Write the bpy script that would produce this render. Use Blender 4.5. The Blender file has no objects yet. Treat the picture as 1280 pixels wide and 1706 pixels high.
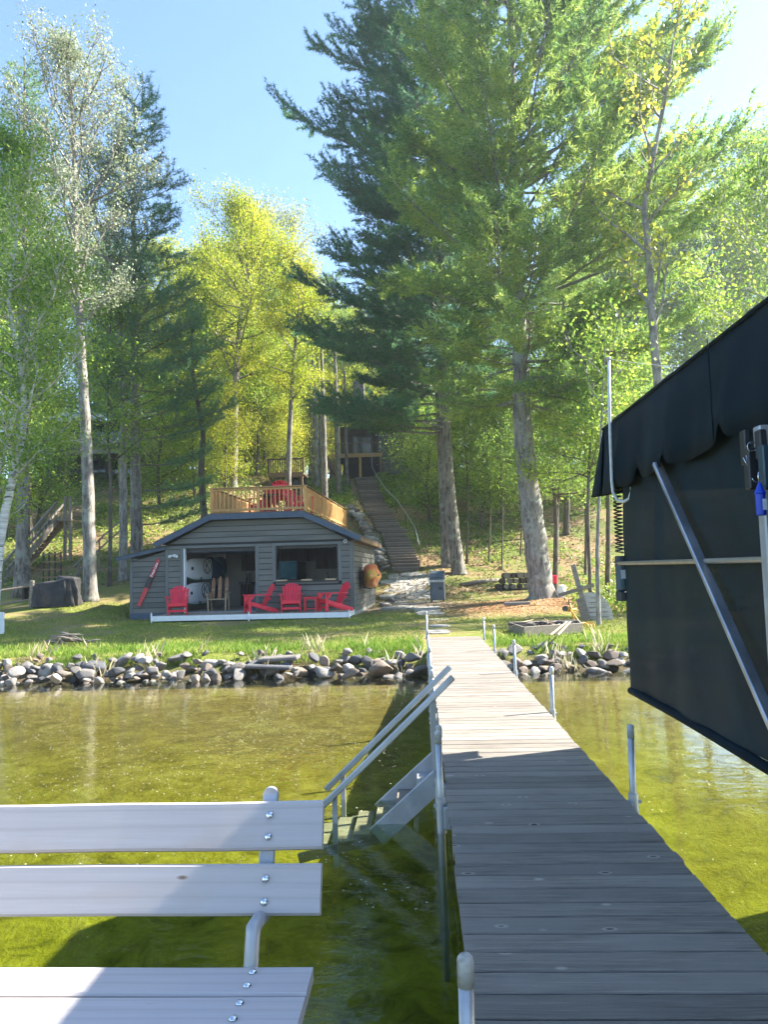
import bpy, math, random
import numpy as np
from mathutils import Vector, Matrix
R = math.radians
PI = math.pi
sc = bpy.context.scene
col = sc.collection
random.seed(7)
rng = np.random.default_rng(7)

# ------------------------------------------------------------------ camera, sky, sun, exposure
YAW, PIT, ROL, EYE = R(2.65), R(4.49), R(-1.5), 1.9
cam = bpy.data.cameras.new('camera')
cam.sensor_fit = 'VERTICAL'
cam.sensor_height = 36.0
cam.lens = 27.03
cam.clip_start = 0.05
cam.clip_end = 1500
camo = bpy.data.objects.new('camera', cam)
col.objects.link(camo)
CM = Matrix.Rotation(YAW, 4, 'Z') @ Matrix.Rotation(R(90) + PIT, 4, 'X') @ Matrix.Rotation(ROL, 4, 'Z')
camo.matrix_world = Matrix.Translation((0, 0, EYE)) @ CM
sc.camera = camo

SUN_EL, SUN_AZ = R(40), R(71)          # azimuth measured from +Y towards +X
world = bpy.data.worlds.new('World')
sc.world = world
world.use_nodes = True
wn, wl = world.node_tree.nodes, world.node_tree.links
wn.clear()
sky = wn.new('ShaderNodeTexSky')
sky.sky_type = 'NISHITA'
sky.sun_disc = False
sky.sun_elevation = SUN_EL
sky.sun_rotation = SUN_AZ
sky.air_density = 1.0
sky.dust_density = 0.4
sky.ozone_density = 4.0
bg = wn.new('ShaderNodeBackground')
bg.inputs['Strength'].default_value = 0.092
wo = wn.new('ShaderNodeOutputWorld')
wl.new(sky.outputs[0], bg.inputs[0])
wl.new(bg.outputs[0], wo.inputs[0])
sun = bpy.data.lights.new('sun', 'SUN')
sun.energy = 5.0
sun.angle = R(0.5)
sun.color = (1.0, 0.94, 0.84)
suno = bpy.data.objects.new('sun', sun)
col.objects.link(suno)
sdir = Vector((math.sin(SUN_AZ) * math.cos(SUN_EL), math.cos(SUN_AZ) * math.cos(SUN_EL), math.sin(SUN_EL)))
suno.rotation_euler = sdir.to_track_quat('Z', 'Y').to_euler()
sc.view_settings.view_transform = 'Standard'
sc.view_settings.look = 'None'
sc.view_settings.gamma = 1
sc.view_settings.use_curve_mapping = False
sc.view_settings.exposure = 2.2
sc.cycles.max_bounces = 8
sc.cycles.transparent_max_bounces = 24
sc.cycles.caustics_reflective = False
sc.cycles.caustics_refractive = False

# ------------------------------------------------------------------ survey helpers (photo bearing + distance -> place)
M3 = CM.to_3x3()
FPX = 1281.0
def P(px, py, Y=None, z=None):
    d = M3 @ Vector((px - 640, -(py - 853), -FPX))
    t = (Y / d.y) if Y is not None else ((z - EYE) / d.z)
    return Vector((0, 0, EYE)) + d * t

def bearing(x, y, z):
    v = M3.transposed() @ (Vector((x, y, z)) - Vector((0, 0, EYE)))
    return 640 + FPX * v.x / -v.z
def sm(a, b, x):
    t = np.clip((x - a) / (b - a), 0, 1)
    return t * t * (3 - 2 * t)
HY = np.array([-400, -30, -5, 2, 8, 12, 13.8, 14.3, 14.8, 15.4, 22, 26, 34, 36, 40, 60, 66, 90, 300, 1200.])
HZ = np.array([-6, -2.6, -1.6, -0.95, -0.48, -0.26, -0.14, -0.08, 0.1, 0.36, 0.42, 0.5, 0.74, 1.0, 1.9, 9.3, 10.2, 12.0, 17, 22.])
def height(x, y):
    x = np.asarray(x, float); y = np.asarray(y, float)
    s = 6 * sm(-7.5, -11, x) * sm(19, 27, y)
    z = np.interp(y + s, HY, HZ)
    w = sm(15.5, 24, y)
    z = z + w * (0.06 * np.sin(x * 0.9 + 1.3) * np.sin(y * 0.7) + 0.03 * np.sin(x * 2.3) * np.cos(y * 1.9))
    w2 = sm(36, 44, y)
    z = z + w2 * (0.35 * np.sin(x * 0.23 + 0.5) * np.cos(y * 0.19) + 0.12 * np.sin(x * 0.8 + y * 0.5))
    # mound round the big pine
    z = z + 0.28 * np.exp(-((x - 4.4) ** 2 + (y - 28.5) ** 2) / 5.0)
    # level pad under the boathouse
    p = sm(-11.2, -9.8, x) * sm(-1.0, -2.6, x) * sm(22.5, 24.5, y) * sm(36, 33.5, y)
    z = z * (1 - p) + 0.47 * p
    return z
def H(x, y): return float(height(x, y))
def G(px, py, y0=15.5, y1=110):
    d = M3 @ Vector((px - 640, -(py - 853), -FPX))
    y = y0
    while y < y1:
        t = y / d.y
        x, z = d.x * t, EYE + d.z * t
        if z <= H(x, y): return Vector((x, y, H(x, y)))
        y += 0.05
    return Vector((d.x * y1 / d.y, y1, H(d.x * y1 / d.y, y1)))

# ------------------------------------------------------------------ object helpers
def tag(o, label=None, cat=None, group=None, kind=None):
    if label: o['label'] = label
    if cat: o['category'] = cat
    if group: o['group'] = group
    if kind: o['kind'] = kind
    return o
def thing(name, label, cat, loc=(0, 0, 0), rz=0, group=None):
    o = bpy.data.objects.new(name, None)
    o.empty_display_size = 0.2
    col.objects.link(o)
    o.location = loc
    o.rotation_euler = (0, 0, rz)
    return tag(o, label, cat, group)
def link(name, me, parent=None, loc=None, rot=None, scale=None):
    o = bpy.data.objects.new(name, me)
    col.objects.link(o)
    if parent: o.parent = parent
    if loc is not None: o.location = loc
    if rot is not None: o.rotation_euler = rot
    if scale is not None: o.scale = scale
    return o
def copy_tree(o, parent=None):
    c = o.copy()
    col.objects.link(c)
    c.parent = parent
    for ch in list(o.children): copy_tree(ch, c)
    return c

class MB:
    """collects shapes; build() links them as one mesh object"""
    def __init__(s): s.v = []; s.f = []; s.fm = []
    def add(s, vs, fs, m=0):
        b = len(s.v)
        s.v.extend([tuple(v) for v in vs])
        s.f.extend([tuple(b + i for i in f) for f in fs])
        s.fm.extend([m] * len(fs))
        return s
    def box(s, c, d, rot=None, m=0, bev=0.0):
        x, y, z = d[0] / 2, d[1] / 2, d[2] / 2
        if bev > 0:
            b = min(bev, x * .9, y * .9, z * .9)
            vs = []
            for sx in (-1, 1):
                for sy in (-1, 1):
                    for sz in (-1, 1):
                        vs += [(sx * x, sy * (y - b), sz * (z - b)), (sx * (x - b), sy * y, sz * (z - b)), (sx * (x - b), sy * (y - b), sz * z)]
            def i(sx, sy, sz, k): return (((sx > 0) * 4 + (sy > 0) * 2 + (sz > 0)) * 3) + k
            fs = []
            for a in (-1, 1):
                q = [i(a, -1, -1, 0), i(a, 1, -1, 0), i(a, 1, 1, 0), i(a, -1, 1, 0)]; fs.append(q if a > 0 else q[::-1])
                q = [i(-1, a, -1, 1), i(1, a, -1, 1), i(1, a, 1, 1), i(-1, a, 1, 1)]; fs.append(q[::-1] if a > 0 else q)
                q = [i(-1, -1, a, 2), i(1, -1, a, 2), i(1, 1, a, 2), i(-1, 1, a, 2)]; fs.append(q if a > 0 else q[::-1])
                for c2 in (-1, 1):
                    fs.append([i(a, c2, -1, 0), i(a, c2, 1, 0), i(a, c2, 1, 1), i(a, c2, -1, 1)])
                    fs.append([i(a, -1, c2, 0), i(a, 1, c2, 0), i(a, 1, c2, 2), i(a, -1, c2, 2)])
                    fs.append([i(-1, a, c2, 1), i(1, a, c2, 1), i(1, a, c2, 2), i(-1, a, c2, 2)])
                    for d3 in (-1, 1):
                        fs.append([i(a, c2, d3, 0), i(a, c2, d3, 1), i(a, c2, d3, 2)])
        else:
            vs = [(sx * x, sy * y, sz * z) for sx in (-1, 1) for sy in (-1, 1) for sz in (-1, 1)]
            fs = [(0, 1, 3, 2), (4, 6, 7, 5), (0, 4, 5, 1), (2, 3, 7, 6), (0, 2, 6, 4), (1, 5, 7, 3)]
        if rot is not None: vs = [rot @ Vector(v) for v in vs]
        c = Vector(c)
        return s.add([Vector(v) + c for v in vs], fs, m)
    def beam(s, a, b, w, h, up=(0, 0, 1), m=0, bev=0.0):
        a, b = Vector(a), Vector(b)
        d = (b - a); L = d.length; d.normalize()
        u = Vector(up)
        sd = d.cross(u)
        if sd.length < 1e-4: sd = d.cross(Vector((1, 0, 0)))
        sd.normalize(); u = sd.cross(d)
        rot = Matrix((d, sd, u)).transposed()
        return s.box((a + b) / 2, (L, w, h), rot, m, bev)
    def tube(s, pts, rad, n=8, m=0, cap=True):
        pts = [Vector(p) for p in pts]
        if not hasattr(rad, '__len__'): rad = [rad] * len(pts)
        vs, fs = [], []
        ref = None
        for i, p in enumerate(pts):
            t = (pts[min(i + 1, len(pts) - 1)] - pts[max(i - 1, 0)])
            t = t.normalized() if t.length > 1e-9 else Vector((0, 0, 1))
            if ref is None:
                ref = t.cross(Vector((0, 0, 1)))
                if ref.length < .1: ref = t.cross(Vector((1, 0, 0)))
            ref = (ref - t * ref.dot(t)).normalized()
            bn = t.cross(ref)
            for k in range(n):
                a = 2 * PI * k / n
                vs.append(p + (ref * math.cos(a) + bn * math.sin(a)) * rad[i])
        for i in range(len(pts) - 1):
            for k in range(n):
                k2 = (k + 1) % n
                fs.append((i * n + k, i * n + k2, (i + 1) * n + k2, (i + 1) * n + k))
        if cap:
            fs.append(tuple(range(n))[::-1]); fs.append(tuple((len(pts) - 1) * n + k for k in range(n)))
        return s.add(vs, fs, m)
    def prism(s, poly, axis, a, b, m=0):
        """poly: 2-D outline; axis 'x','y','z' = extrusion axis from a to b"""
        def mk(p, t):
            if axis == 'x': return (t, p[0], p[1])
            if axis == 'y': return (p[0], t, p[1])
            return (p[0], p[1], t)
        n = len(poly)
        vs = [mk(p, a) for p in poly] + [mk(p, b) for p in poly]
        fs = [tuple(range(n))[::-1], tuple(range(n, 2 * n))] + [(i, (i + 1) % n, n + (i + 1) % n, n + i) for i in range(n)]
        return s.add(vs, fs, m)
    def grid(s, fn, nu, nv, m=0):
        vs = [fn(i / nu, j / nv) for j in range(nv + 1) for i in range(nu + 1)]
        fs = [(j * (nu + 1) + i, j * (nu + 1) + i + 1, (j + 1) * (nu + 1) + i + 1, (j + 1) * (nu + 1) + i) for j in range(nv) for i in range(nu)]
        return s.add(vs, fs, m)
    def mesh(s, name, mats, smooth=False):
        me = bpy.data.meshes.new(name)
        me.from_pydata(s.v, [], s.f)
        for m in (mats if isinstance(mats, (list, tuple)) else [mats]): me.materials.append(m)
        me.polygons.foreach_set('material_index', s.fm)
        if smooth: me.polygons.foreach_set('use_smooth', [True] * len(me.polygons))
        me.update()
        import bmesh
        bm = bmesh.new(); bm.from_mesh(me)
        bmesh.ops.recalc_face_normals(bm, faces=bm.faces)
        bm.to_mesh(me); bm.free()
        return me
    def build(s, name, mats, parent=None, loc=None, rot=None, smooth=False):
        return link(name, s.mesh(name, mats, smooth), parent, loc, rot)

def npmesh(name, V, Q=None, T=None, mat=None, smooth=False):
    V = np.asarray(V, np.float32)
    nq = 0 if Q is None else len(Q); nt = 0 if T is None else len(T)
    me = bpy.data.meshes.new(name)
    me.vertices.add(len(V)); me.vertices.foreach_set('co', V.ravel())
    idx, st = [], []
    if nq: idx.append(np.asarray(Q).ravel()); st.append(np.arange(nq) * 4)
    if nt: idx.append(np.asarray(T).ravel()); st.append(nq * 4 + np.arange(nt) * 3)
    idx = np.concatenate(idx).astype(np.int32); st = np.concatenate(st).astype(np.int32)
    me.loops.add(len(idx)); me.loops.foreach_set('vertex_index', idx)
    me.polygons.add(nq + nt); me.polygons.foreach_set('loop_start', st)
    if smooth: me.polygons.foreach_set('use_smooth', np.ones(nq + nt, bool))
    me.update(calc_edges=True)
    if mat: me.materials.append(mat)
    return me

# ------------------------------------------------------------------ materials
def _nt(name):
    m = bpy.data.materials.new(name)
    m.use_nodes = True
    nt = m.node_tree
    nt.nodes.clear()
    return m, nt.nodes, nt.links
def c4(c): return (c[0], c[1], c[2], 1)
def mix_rgb(n, l, fac, a, b, mode='MIX'):
    x = n.new('ShaderNodeMix'); x.data_type = 'RGBA'; x.blend_type = mode
    for s, v in ((0, fac), (6, a), (7, b)):
        if hasattr(v, 'is_output') or isinstance(v, bpy.types.NodeSocket): l.new(v, x.inputs[s])
        elif s == 0: x.inputs[0].default_value = v
        else: x.inputs[s].default_value = c4(v)
    return x.outputs[2]
def noise(n, l, vec, scale, detail=5, rough=.55, dist=0):
    x = n.new('ShaderNodeTexNoise'); x.inputs['Scale'].default_value = scale
    x.inputs['Detail'].default_value = detail; x.inputs['Roughness'].default_value = rough
    x.inputs['Distortion'].default_value = dist
    if vec is not None: l.new(vec, x.inputs['Vector'])
    return x.outputs[0]
def ramp(n, l, fac, stops):
    x = n.new('ShaderNodeValToRGB')
    e = x.color_ramp.elements
    while len(e) > 1: e.remove(e[-1])
    for i, (p, c) in enumerate(stops):
        k = e[0] if i == 0 else e.new(p)
        k.position = p; k.color = c4(c) if hasattr(c, '__len__') else (c, c, c, 1)
    l.new(fac, x.inputs[0])
    return x.outputs[0]
def math_(n, l, op, a, b=None, clamp=False):
    x = n.new('ShaderNodeMath'); x.operation = op; x.use_clamp = clamp
    for i, v in enumerate((a, b)):
        if v is None: continue
        if isinstance(v, (int, float)): x.inputs[i].default_value = v
        else: l.new(v, x.inputs[i])
    return x.outputs[0]
def coords(n, l, stretch=(1, 1, 1), off=True, kind='Object'):
    tc = n.new('ShaderNodeTexCoord')
    mp = n.new('ShaderNodeMapping'); mp.inputs['Scale'].default_value = stretch
    l.new(tc.outputs[kind], mp.inputs['Vector'])
    if off:
        oi = n.new('ShaderNodeObjectInfo')
        v = n.new('ShaderNodeVectorMath'); v.operation = 'SCALE'
        v.inputs[0].default_value = (37.1, 91.7, 53.3)
        l.new(oi.outputs['Random'], v.inputs['Scale'])
        l.new(v.outputs[0], mp.inputs['Location'])
    return mp.outputs[0]
def finish(m, n, l, color, rough=.6, metal=0, bump=None, bstr=.3, bdist=.01, spec=.5, transl=0, alpha=None):
    b = n.new('ShaderNodeBsdfPrincipled')
    if isinstance(color, bpy.types.NodeSocket): l.new(color, b.inputs['Base Color'])
    else: b.inputs['Base Color'].default_value = c4(color)
    if isinstance(rough, bpy.types.NodeSocket): l.new(rough, b.inputs['Roughness'])
    else: b.inputs['Roughness'].default_value = rough
    b.inputs['Metallic'].default_value = metal
    b.inputs['Specular IOR Level'].default_value = spec
    if bump is not None:
        bp = n.new('ShaderNodeBump'); bp.inputs['Strength'].default_value = bstr; bp.inputs['Distance'].default_value = bdist
        l.new(bump, bp.inputs['Height']); l.new(bp.outputs[0], b.inputs['Normal'])
    out = n.new('ShaderNodeOutputMaterial')
    sh = b.outputs[0]
    if transl > 0:
        t = n.new('ShaderNodeBsdfTranslucent')
        if isinstance(color, bpy.types.NodeSocket): l.new(color, t.inputs[0])
        else: t.inputs[0].default_value = c4(color)
        mx = n.new('ShaderNodeMixShader'); mx.inputs[0].default_value = transl
        l.new(sh, mx.inputs[1]); l.new(t.outputs[0], mx.inputs[2]); sh = mx.outputs[0]
    l.new(sh, out.inputs[0])
    return m
def M(name, c1, c2=None, scale=6, rough=.6, bump=.15, bscale=None, stretch=(1, 1, 1), metal=0, rnd=0.0, spec=.5, lo=.35, hi=.65, bdist=.01, dirt=None, dscale=1.5):
    """plain surface: two-tone noise, fine relief, optional per-object value shift and dirt"""
    m, n, l = _nt(name)
    v = coords(n, l, stretch)
    f = noise(n, l, v, scale)
    c2 = c2 or tuple(x * .75 for x in c1)
    c = ramp(n, l, f, [(lo, c1), (hi, c2)])
    if dirt:
        d = noise(n, l, v, dscale, 4)
        c = mix_rgb(n, l, ramp(n, l, d, [(.5, 0), (.7, 1)]), c, dirt)
    if rnd:
        oi = n.new('ShaderNodeObjectInfo')
        k = math_(n, l, 'MULTIPLY_ADD', oi.outputs['Random'], rnd)
        k.node.inputs[2].default_value = 1 - rnd / 2
        hs = n.new('ShaderNodeHueSaturation'); l.new(k, hs.inputs['Value']); l.new(c, hs.inputs['Color']); c = hs.outputs[0]
    fb = noise(n, l, v, bscale or scale * 4, 4)
    return finish(m, n, l, c, rough, metal, fb if bump else None, bump, bdist, spec)

def wood(name, light, dark, along='x', grain=1.0, rough=.75, rnd=.25, knots=True, bstr=.35, grey=None, freq=1.0):
    """sawn boards: stretched grain, knots, board-to-board variation"""
    m, n, l = _nt(name)
    st = {'x': (1.0, 14, 14), 'y': (14, 1.0, 14), 'z': (14, 14, 1.0)}[along]
    st = tuple(s * (freq if s > 2 else 1) for s in st)
    v = coords(n, l, st)
    v2 = coords(n, l, (1, 1, 1))
    f1 = noise(n, l, v, 2.2 * grain, 8, .65, .6)
    f2 = noise(n, l, v, 9 * grain, 6, .7)
    c = ramp(n, l, f1, [(.3, dark), (.5, tuple((a + b) / 2 for a, b in zip(light, dark))), (.68, light)])
    c = mix_rgb(n, l, ramp(n, l, f2, [(.35, .0), (.6, .45)]), c, tuple(x * .55 for x in dark))
    if grey:
        f3 = noise(n, l, v2, 1.7, 4)
        c = mix_rgb(n, l, ramp(n, l, f3, [(.42, 0), (.62, .75)]), c, grey)
    h = f1
    if knots:
        vo = n.new('ShaderNodeTexVoronoi'); vo.inputs['Scale'].default_value = 1.0
        ks = {'x': (4.4, 8.5, 8.5), 'y': (8.5, 4.4, 8.5), 'z': (8.5, 8.5, 4.4)}[along]
        l.new(coords(n, l, ks), vo.inputs['Vector'])
        sp = n.new('ShaderNodeSeparateColor'); l.new(vo.outputs['Color'], sp.inputs[0])
        pick = math_(n, l, 'GREATER_THAN', sp.outputs[0], .45)
        k = math_(n, l, 'MULTIPLY', ramp(n, l, vo.outputs['Distance'], [(.03, 1), (.07, .55), (.10, 0)]), pick)
        c = mix_rgb(n, l, k, c, tuple(x * .45 for x in dark))
        ring = math_(n, l, 'MULTIPLY', ramp(n, l, vo.outputs['Distance'], [(.07, 0), (.11, .6), (.17, 0)]), pick)
        c = mix_rgb(n, l, ring, c, tuple(min(1, x * 1.55) for x in light))
    if rnd:
        oi = n.new('ShaderNodeObjectInfo')
        k = math_(n, l, 'MULTIPLY_ADD', oi.outputs['Random'], rnd); k.node.inputs[2].default_value = 1 - rnd / 2
        hs = n.new('ShaderNodeHueSaturation'); l.new(k, hs.inputs['Value']); l.new(c, hs.inputs['Color']); c = hs.outputs[0]
    hb = math_(n, l, 'ADD', f1, f2)
    return finish(m, n, l, c, rough, 0, hb, bstr, .004)

def leafmat(name, cols, transl=.45, nscale=.35, rough=.5):
    """leaves: colour by leaf and by clump"""
    m, n, l = _nt(name)
    g = n.new('ShaderNodeNewGeometry')
    f = noise(n, l, coords(n, l, (1, 1, 1)), nscale, 3)
    k = math_(n, l, 'MULTIPLY_ADD', g.outputs['Random Per Island'], .5)
    l.new(f, k.node.inputs[2])
    kk = math_(n, l, 'SUBTRACT', k, .25)
    s = [(i / max(1, len(cols) - 1) * .6 + .2, c) for i, c in enumerate(cols)]
    c = ramp(n, l, kk, s)
    return finish(m, n, l, c, rough, 0, None, transl=transl, spec=.35)

def barkmat(name, light, dark, lich=None, vs=3, horiz=False, bstr=.9):
    m, n, l = _nt(name)
    st = (9, 9, 1.6) if not horiz else (1.2, 1.2, 16)
    v = coords(n, l, st)
    f = noise(n, l, v, 1.0 * vs / 3, 8, .7, .4)
    c = ramp(n, l, f, [(.38, dark), (.58, light)])
    if horiz:
        f2 = noise(n, l, coords(n, l, (1.5, 1.5, 9)), 1.3, 5, .6)
        c = mix_rgb(n, l, ramp(n, l, f2, [(.56, 0), (.66, 1)]), c, tuple(x * .25 for x in dark))
    if lich:
        f3 = noise(n, l, coords(n, l, (1, 1, 1)), 2.6, 6, .7)
        c = mix_rgb(n, l, ramp(n, l, f3, [(.5, 0), (.62, .8)]), c, lich)
    return finish(m, n, l, c, .9, 0, f, bstr, .03)

def stone(name, a, b, c=None, sc=3.5):
    m, n, l = _nt(name)
    v = coords(n, l)
    f = noise(n, l, v, sc, 7, .65)
    cc = ramp(n, l, f, [(.3, a), (.52, b), (.7, c or a)])
    f2 = noise(n, l, v, sc * 7, 5, .7)
    cc = mix_rgb(n, l, ramp(n, l, f2, [(.55, 0), (.7, .5)]), cc, tuple(min(1, x * 1.5) for x in b))
    oi = n.new('ShaderNodeObjectInfo')
    k = math_(n, l, 'MULTIPLY_ADD', oi.outputs['Random'], .5); k.node.inputs[2].default_value = .72
    hs = n.new('ShaderNodeHueSaturation'); l.new(k, hs.inputs['Value']); l.new(cc, hs.inputs['Color']); cc = hs.outputs[0]
    return finish(m, n, l, cc, .85, 0, math_(n, l, 'ADD', f, f2), .6, .02)
MT = {}
MT['dock'] = wood('weathered_dock_wood', (.35, .305, .245), (.14, .12, .10), 'x', rnd=.35, grey=(.245, .22, .185), bstr=.8, freq=1.7)
def bench_mat():
    m, n, l = _nt('pale_bench_cedar')
    v = coords(n, l, (.8, 9, 9))
    wv = n.new('ShaderNodeTexWave'); wv.wave_type = 'BANDS'; wv.bands_direction = 'Y'
    wv.inputs['Scale'].default_value = .8; wv.inputs['Distortion'].default_value = 7; wv.inputs['Detail'].default_value = 3
    wv.inputs['Detail Scale'].default_value = .55; wv.inputs['Detail Roughness'].default_value = .45
    l.new(v, wv.inputs['Vector'])
    f = noise(n, l, coords(n, l, (2, 60, 60)), 1.5, 5, .7)
    f2 = noise(n, l, coords(n, l, (1.5, 4, 4)), 1.6, 3)
    c = ramp(n, l, wv.outputs[0], [(0, (.455, .41, .385)), (.12, (.50, .455, .43)), (1, (.515, .47, .445))])
    c = mix_rgb(n, l, ramp(n, l, f, [(.4, 0), (.7, .35)]), c, (.38, .345, .33))
    c = mix_rgb(n, l, ramp(n, l, f2, [(.55, 0), (.75, .5)]), c, (.48, .38, .31))
    vo = n.new('ShaderNodeTexVoronoi'); vo.inputs['Scale'].default_value = 1.0; l.new(coords(n, l, (3.2, 9, 9)), vo.inputs['Vector'])
    k = ramp(n, l, vo.outputs['Distance'], [(.025, 1), (.05, .4), (.065, 0)])
    c = mix_rgb(n, l, k, c, (.20, .12, .08))
    return finish(m, n, l, c, .62, 0, f, .12, .002)
MT['bench'] = bench_mat()
MT['cedar'] = wood('new_cedar', (.72, .42, .15), (.52, .27, .085), 'z', rnd=.25)
MT['cedar_h'] = wood('new_cedar_rail', (.62, .38, .16), (.45, .25, .10), 'y', rnd=.15)
MT['greywood'] = wood('old_grey_wood', (.34, .29, .23), (.16, .13, .10), 'x', rnd=.3)
MT['darkwood'] = wood('dark_stained_wood', (.085, .055, .04), (.03, .02, .016), 'z', rnd=.3)
MT['brownwood'] = wood('brown_deck_wood', (.30, .19, .10), (.15, .09, .05), 'x', rnd=.3)
MT['alu'] = M('brushed_aluminium', (.62, .64, .66), (.48, .50, .53), 4, .38, .1, metal=.85, stretch=(1, 1, .3), rnd=.1, dirt=(.30, .31, .30), dscale=2)
MT['alu_white'] = M('oxidised_aluminium', (.50, .51, .52), (.38, .39, .41), 7, .48, .15, metal=.5, dirt=(.36, .36, .33), dscale=3)
MT['galv'] = M('galvanised_post', (.46, .48, .49), (.34, .36, .38), 9, .45, .12, metal=.7)
MT['capw'] = M('worn_cream_plastic_cap', (.58, .55, .46), (.46, .43, .36), 9, .6, .2, dirt=(.18, .16, .14), dscale=22)
MT['capg'] = M('grey_plastic_cap', (.55, .56, .56), None, 9, .55, .1)
MT['chrome'] = M('zinc_bolt', (.75, .78, .80), (.55, .58, .6), 30, .22, .1, metal=1)
MT['canvas'] = M('dark_navy_canvas', (.0016, .0085, .013), (.0028, .012, .018), 3, .8, .25, 260, spec=.15, dirt=(.010, .021, .028), dscale=1.2, bdist=.002)
MT['black'] = M('black_plastic', (.012, .013, .015), (.02, .021, .024), 8, .45, .1)
MT['rubber'] = M('black_cord', (.015, .015, .017), None, 8, .6, 0)
MT['motor'] = M('blue_black_motor', (.02, .06, .085), (.015, .04, .06), 8, .35, .1)
MT['label'] = M('pale_label', (.6, .65, .68), (.45, .5, .55), 40, .6, 0)
MT['white'] = M('white_paint', (.78, .78, .76), (.70, .70, .68), 5, .5, .08)
MT['offwhite'] = M('interior_wall_paint', (.36, .35, .33), (.32, .31, .30), 2, .8, .05)
MT['siding'] = M('grey_green_siding_paint', (.135, .13, .11), (.16, .153, .13), 3, .72, .25, 40, stretch=(.3, 1, 1), rnd=.14, dirt=(.09, .088, .075), dscale=1.1)
MT['trim'] = M('grey_trim_paint', (.125, .13, .12), (.145, .15, .135), 3, .65, .12, rnd=.06)
MT['lap_shadow'] = M('painted_lap_shadow', (.035, .035, .032), None, 3, .9, 0)  # wall core painted near black as the shadow line under each lap
MT['tread'] = stone('painted_light_tread', (.20, .165, .13), (.30, .25, .20), (.24, .20, .16), 2.5)  # treads painted paler; even shade alone leaves the steps unseparated
MT['fascia'] = M('slate_blue_fascia', (.040, .062, .095), (.052, .078, .115), 3, .5, .12)
MT['roofing'] = M('dark_shingle', (.06, .055, .05), (.10, .09, .08), 14, .9, .5, dirt=(.20, .13, .06), dscale=2)
MT['concrete'] = M('foundation_concrete', (.40, .38, .34), (.28, .27, .24), 5, .85, .4)
MT['red'] = M('red_poly_lumber', (.80, .018, .045), (.70, .015, .04), 4, .42, .08, rnd=.12)
MT['redski'] = M('red_ski_gloss', (.55, .015, .03), (.45, .012, .03), 4, .25, .02)
MT['maroon'] = M('dark_red_ski_tip', (.20, .008, .02), None, 4, .3, .02)
MT['navy'] = M('navy_board', (.012, .035, .09), (.015, .05, .12), 3, .4, .05)
MT['teal'] = M('teal_edge', (.03, .22, .17), None, 3, .4, .05)
MT['board'] = M('white_epoxy_board', (.84, .86, .86), (.80, .82, .82), 3, .3, .05)
MT['ski_wood'] = wood('varnished_ski_wood', (.48, .22, .06), (.26, .10, .025), 'z', rnd=.2, rough=.35, knots=False)
MT['palewood'] = wood('pale_pine', (.62, .47, .28), (.45, .32, .18), 'x', rnd=.15)
MT['screen'] = M('television_picture', (.02, .07, .12), (.015, .04, .07), 3, .15, 0)
MT['steel'] = M('stainless', (.35, .36, .37), None, 5, .3, .05, metal=.9)
MT['grill'] = M('grill_grey_enamel', (.075, .10, .12), (.06, .08, .10), 5, .45, .08)
MT['rustmetal'] = M('dark_rusty_metal', (.06, .045, .035), (.11, .07, .045), 12, .8, .3)
MT['cover'] = M('black_grill_cover_cloth', (.022, .022, .025), (.04, .036, .036), 4, .75, .3, dirt=(.07, .055, .05), dscale=2)
MT['rope'] = M('pale_rope', (.62, .60, .52), None, 30, .8, .2)
MT['fibre'] = M('white_fibreglass_rod', (.72, .72, .68), (.55, .55, .5), 20, .4, .05)
MT['tan'] = M('tan_anodised_rail', (.50, .44, .34), (.40, .35, .27), 9, .4, .1, metal=.5)
MT['blue'] = M('blue_foam_float', (.01, .06, .55), (.008, .045, .42), 6, .4, .05)
MT['yellow'] = M('worn_yellow_paint', (.72, .42, .03), (.55, .28, .03), 9, .5, .2, dirt=(.25, .12, .04), dscale=6)
MT['glass'] = M('dark_window_glass', (.03, .045, .05), (.06, .08, .085), 1, .08, 0, spec=.8)
MT['cabin'] = M('brown_log_siding', (.13, .085, .05), (.09, .06, .035), 3, .8, .3, stretch=(.3, .3, 4), rnd=.2)
MT['cabin_grey'] = M('grey_cabin_siding', (.13, .13, .11), (.10, .10, .085), 3, .8, .3, rnd=.2)
MT['metalroof'] = M('grey_metal_roof', (.36, .40, .40), (.28, .32, .32), 3, .5, .1)
MT['orange'] = None
MT['rock_a'] = stone('grey_granite', (.10, .093, .083), (.19, .173, .155), (.13, .12, .108))
MT['rock_b'] = stone('tan_fieldstone', (.15, .11, .08), (.22, .175, .135), (.13, .10, .08))
MT['rock_c'] = stone('dark_basalt', (.05, .05, .053), (.095, .095, .10), (.07, .07, .073))
MT['rock_d'] = stone('pale_granite', (.21, .19, .165), (.32, .295, .26), (.17, .155, .135))
MT['flag'] = stone('flagstone', (.24, .23, .20), (.34, .32, .28), (.28, .26, .22), 2)
MT['stepstone'] = stone('dark_step_timber_stone', (.13, .105, .085), (.20, .165, .13), (.15, .12, .10), 2.5)
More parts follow.
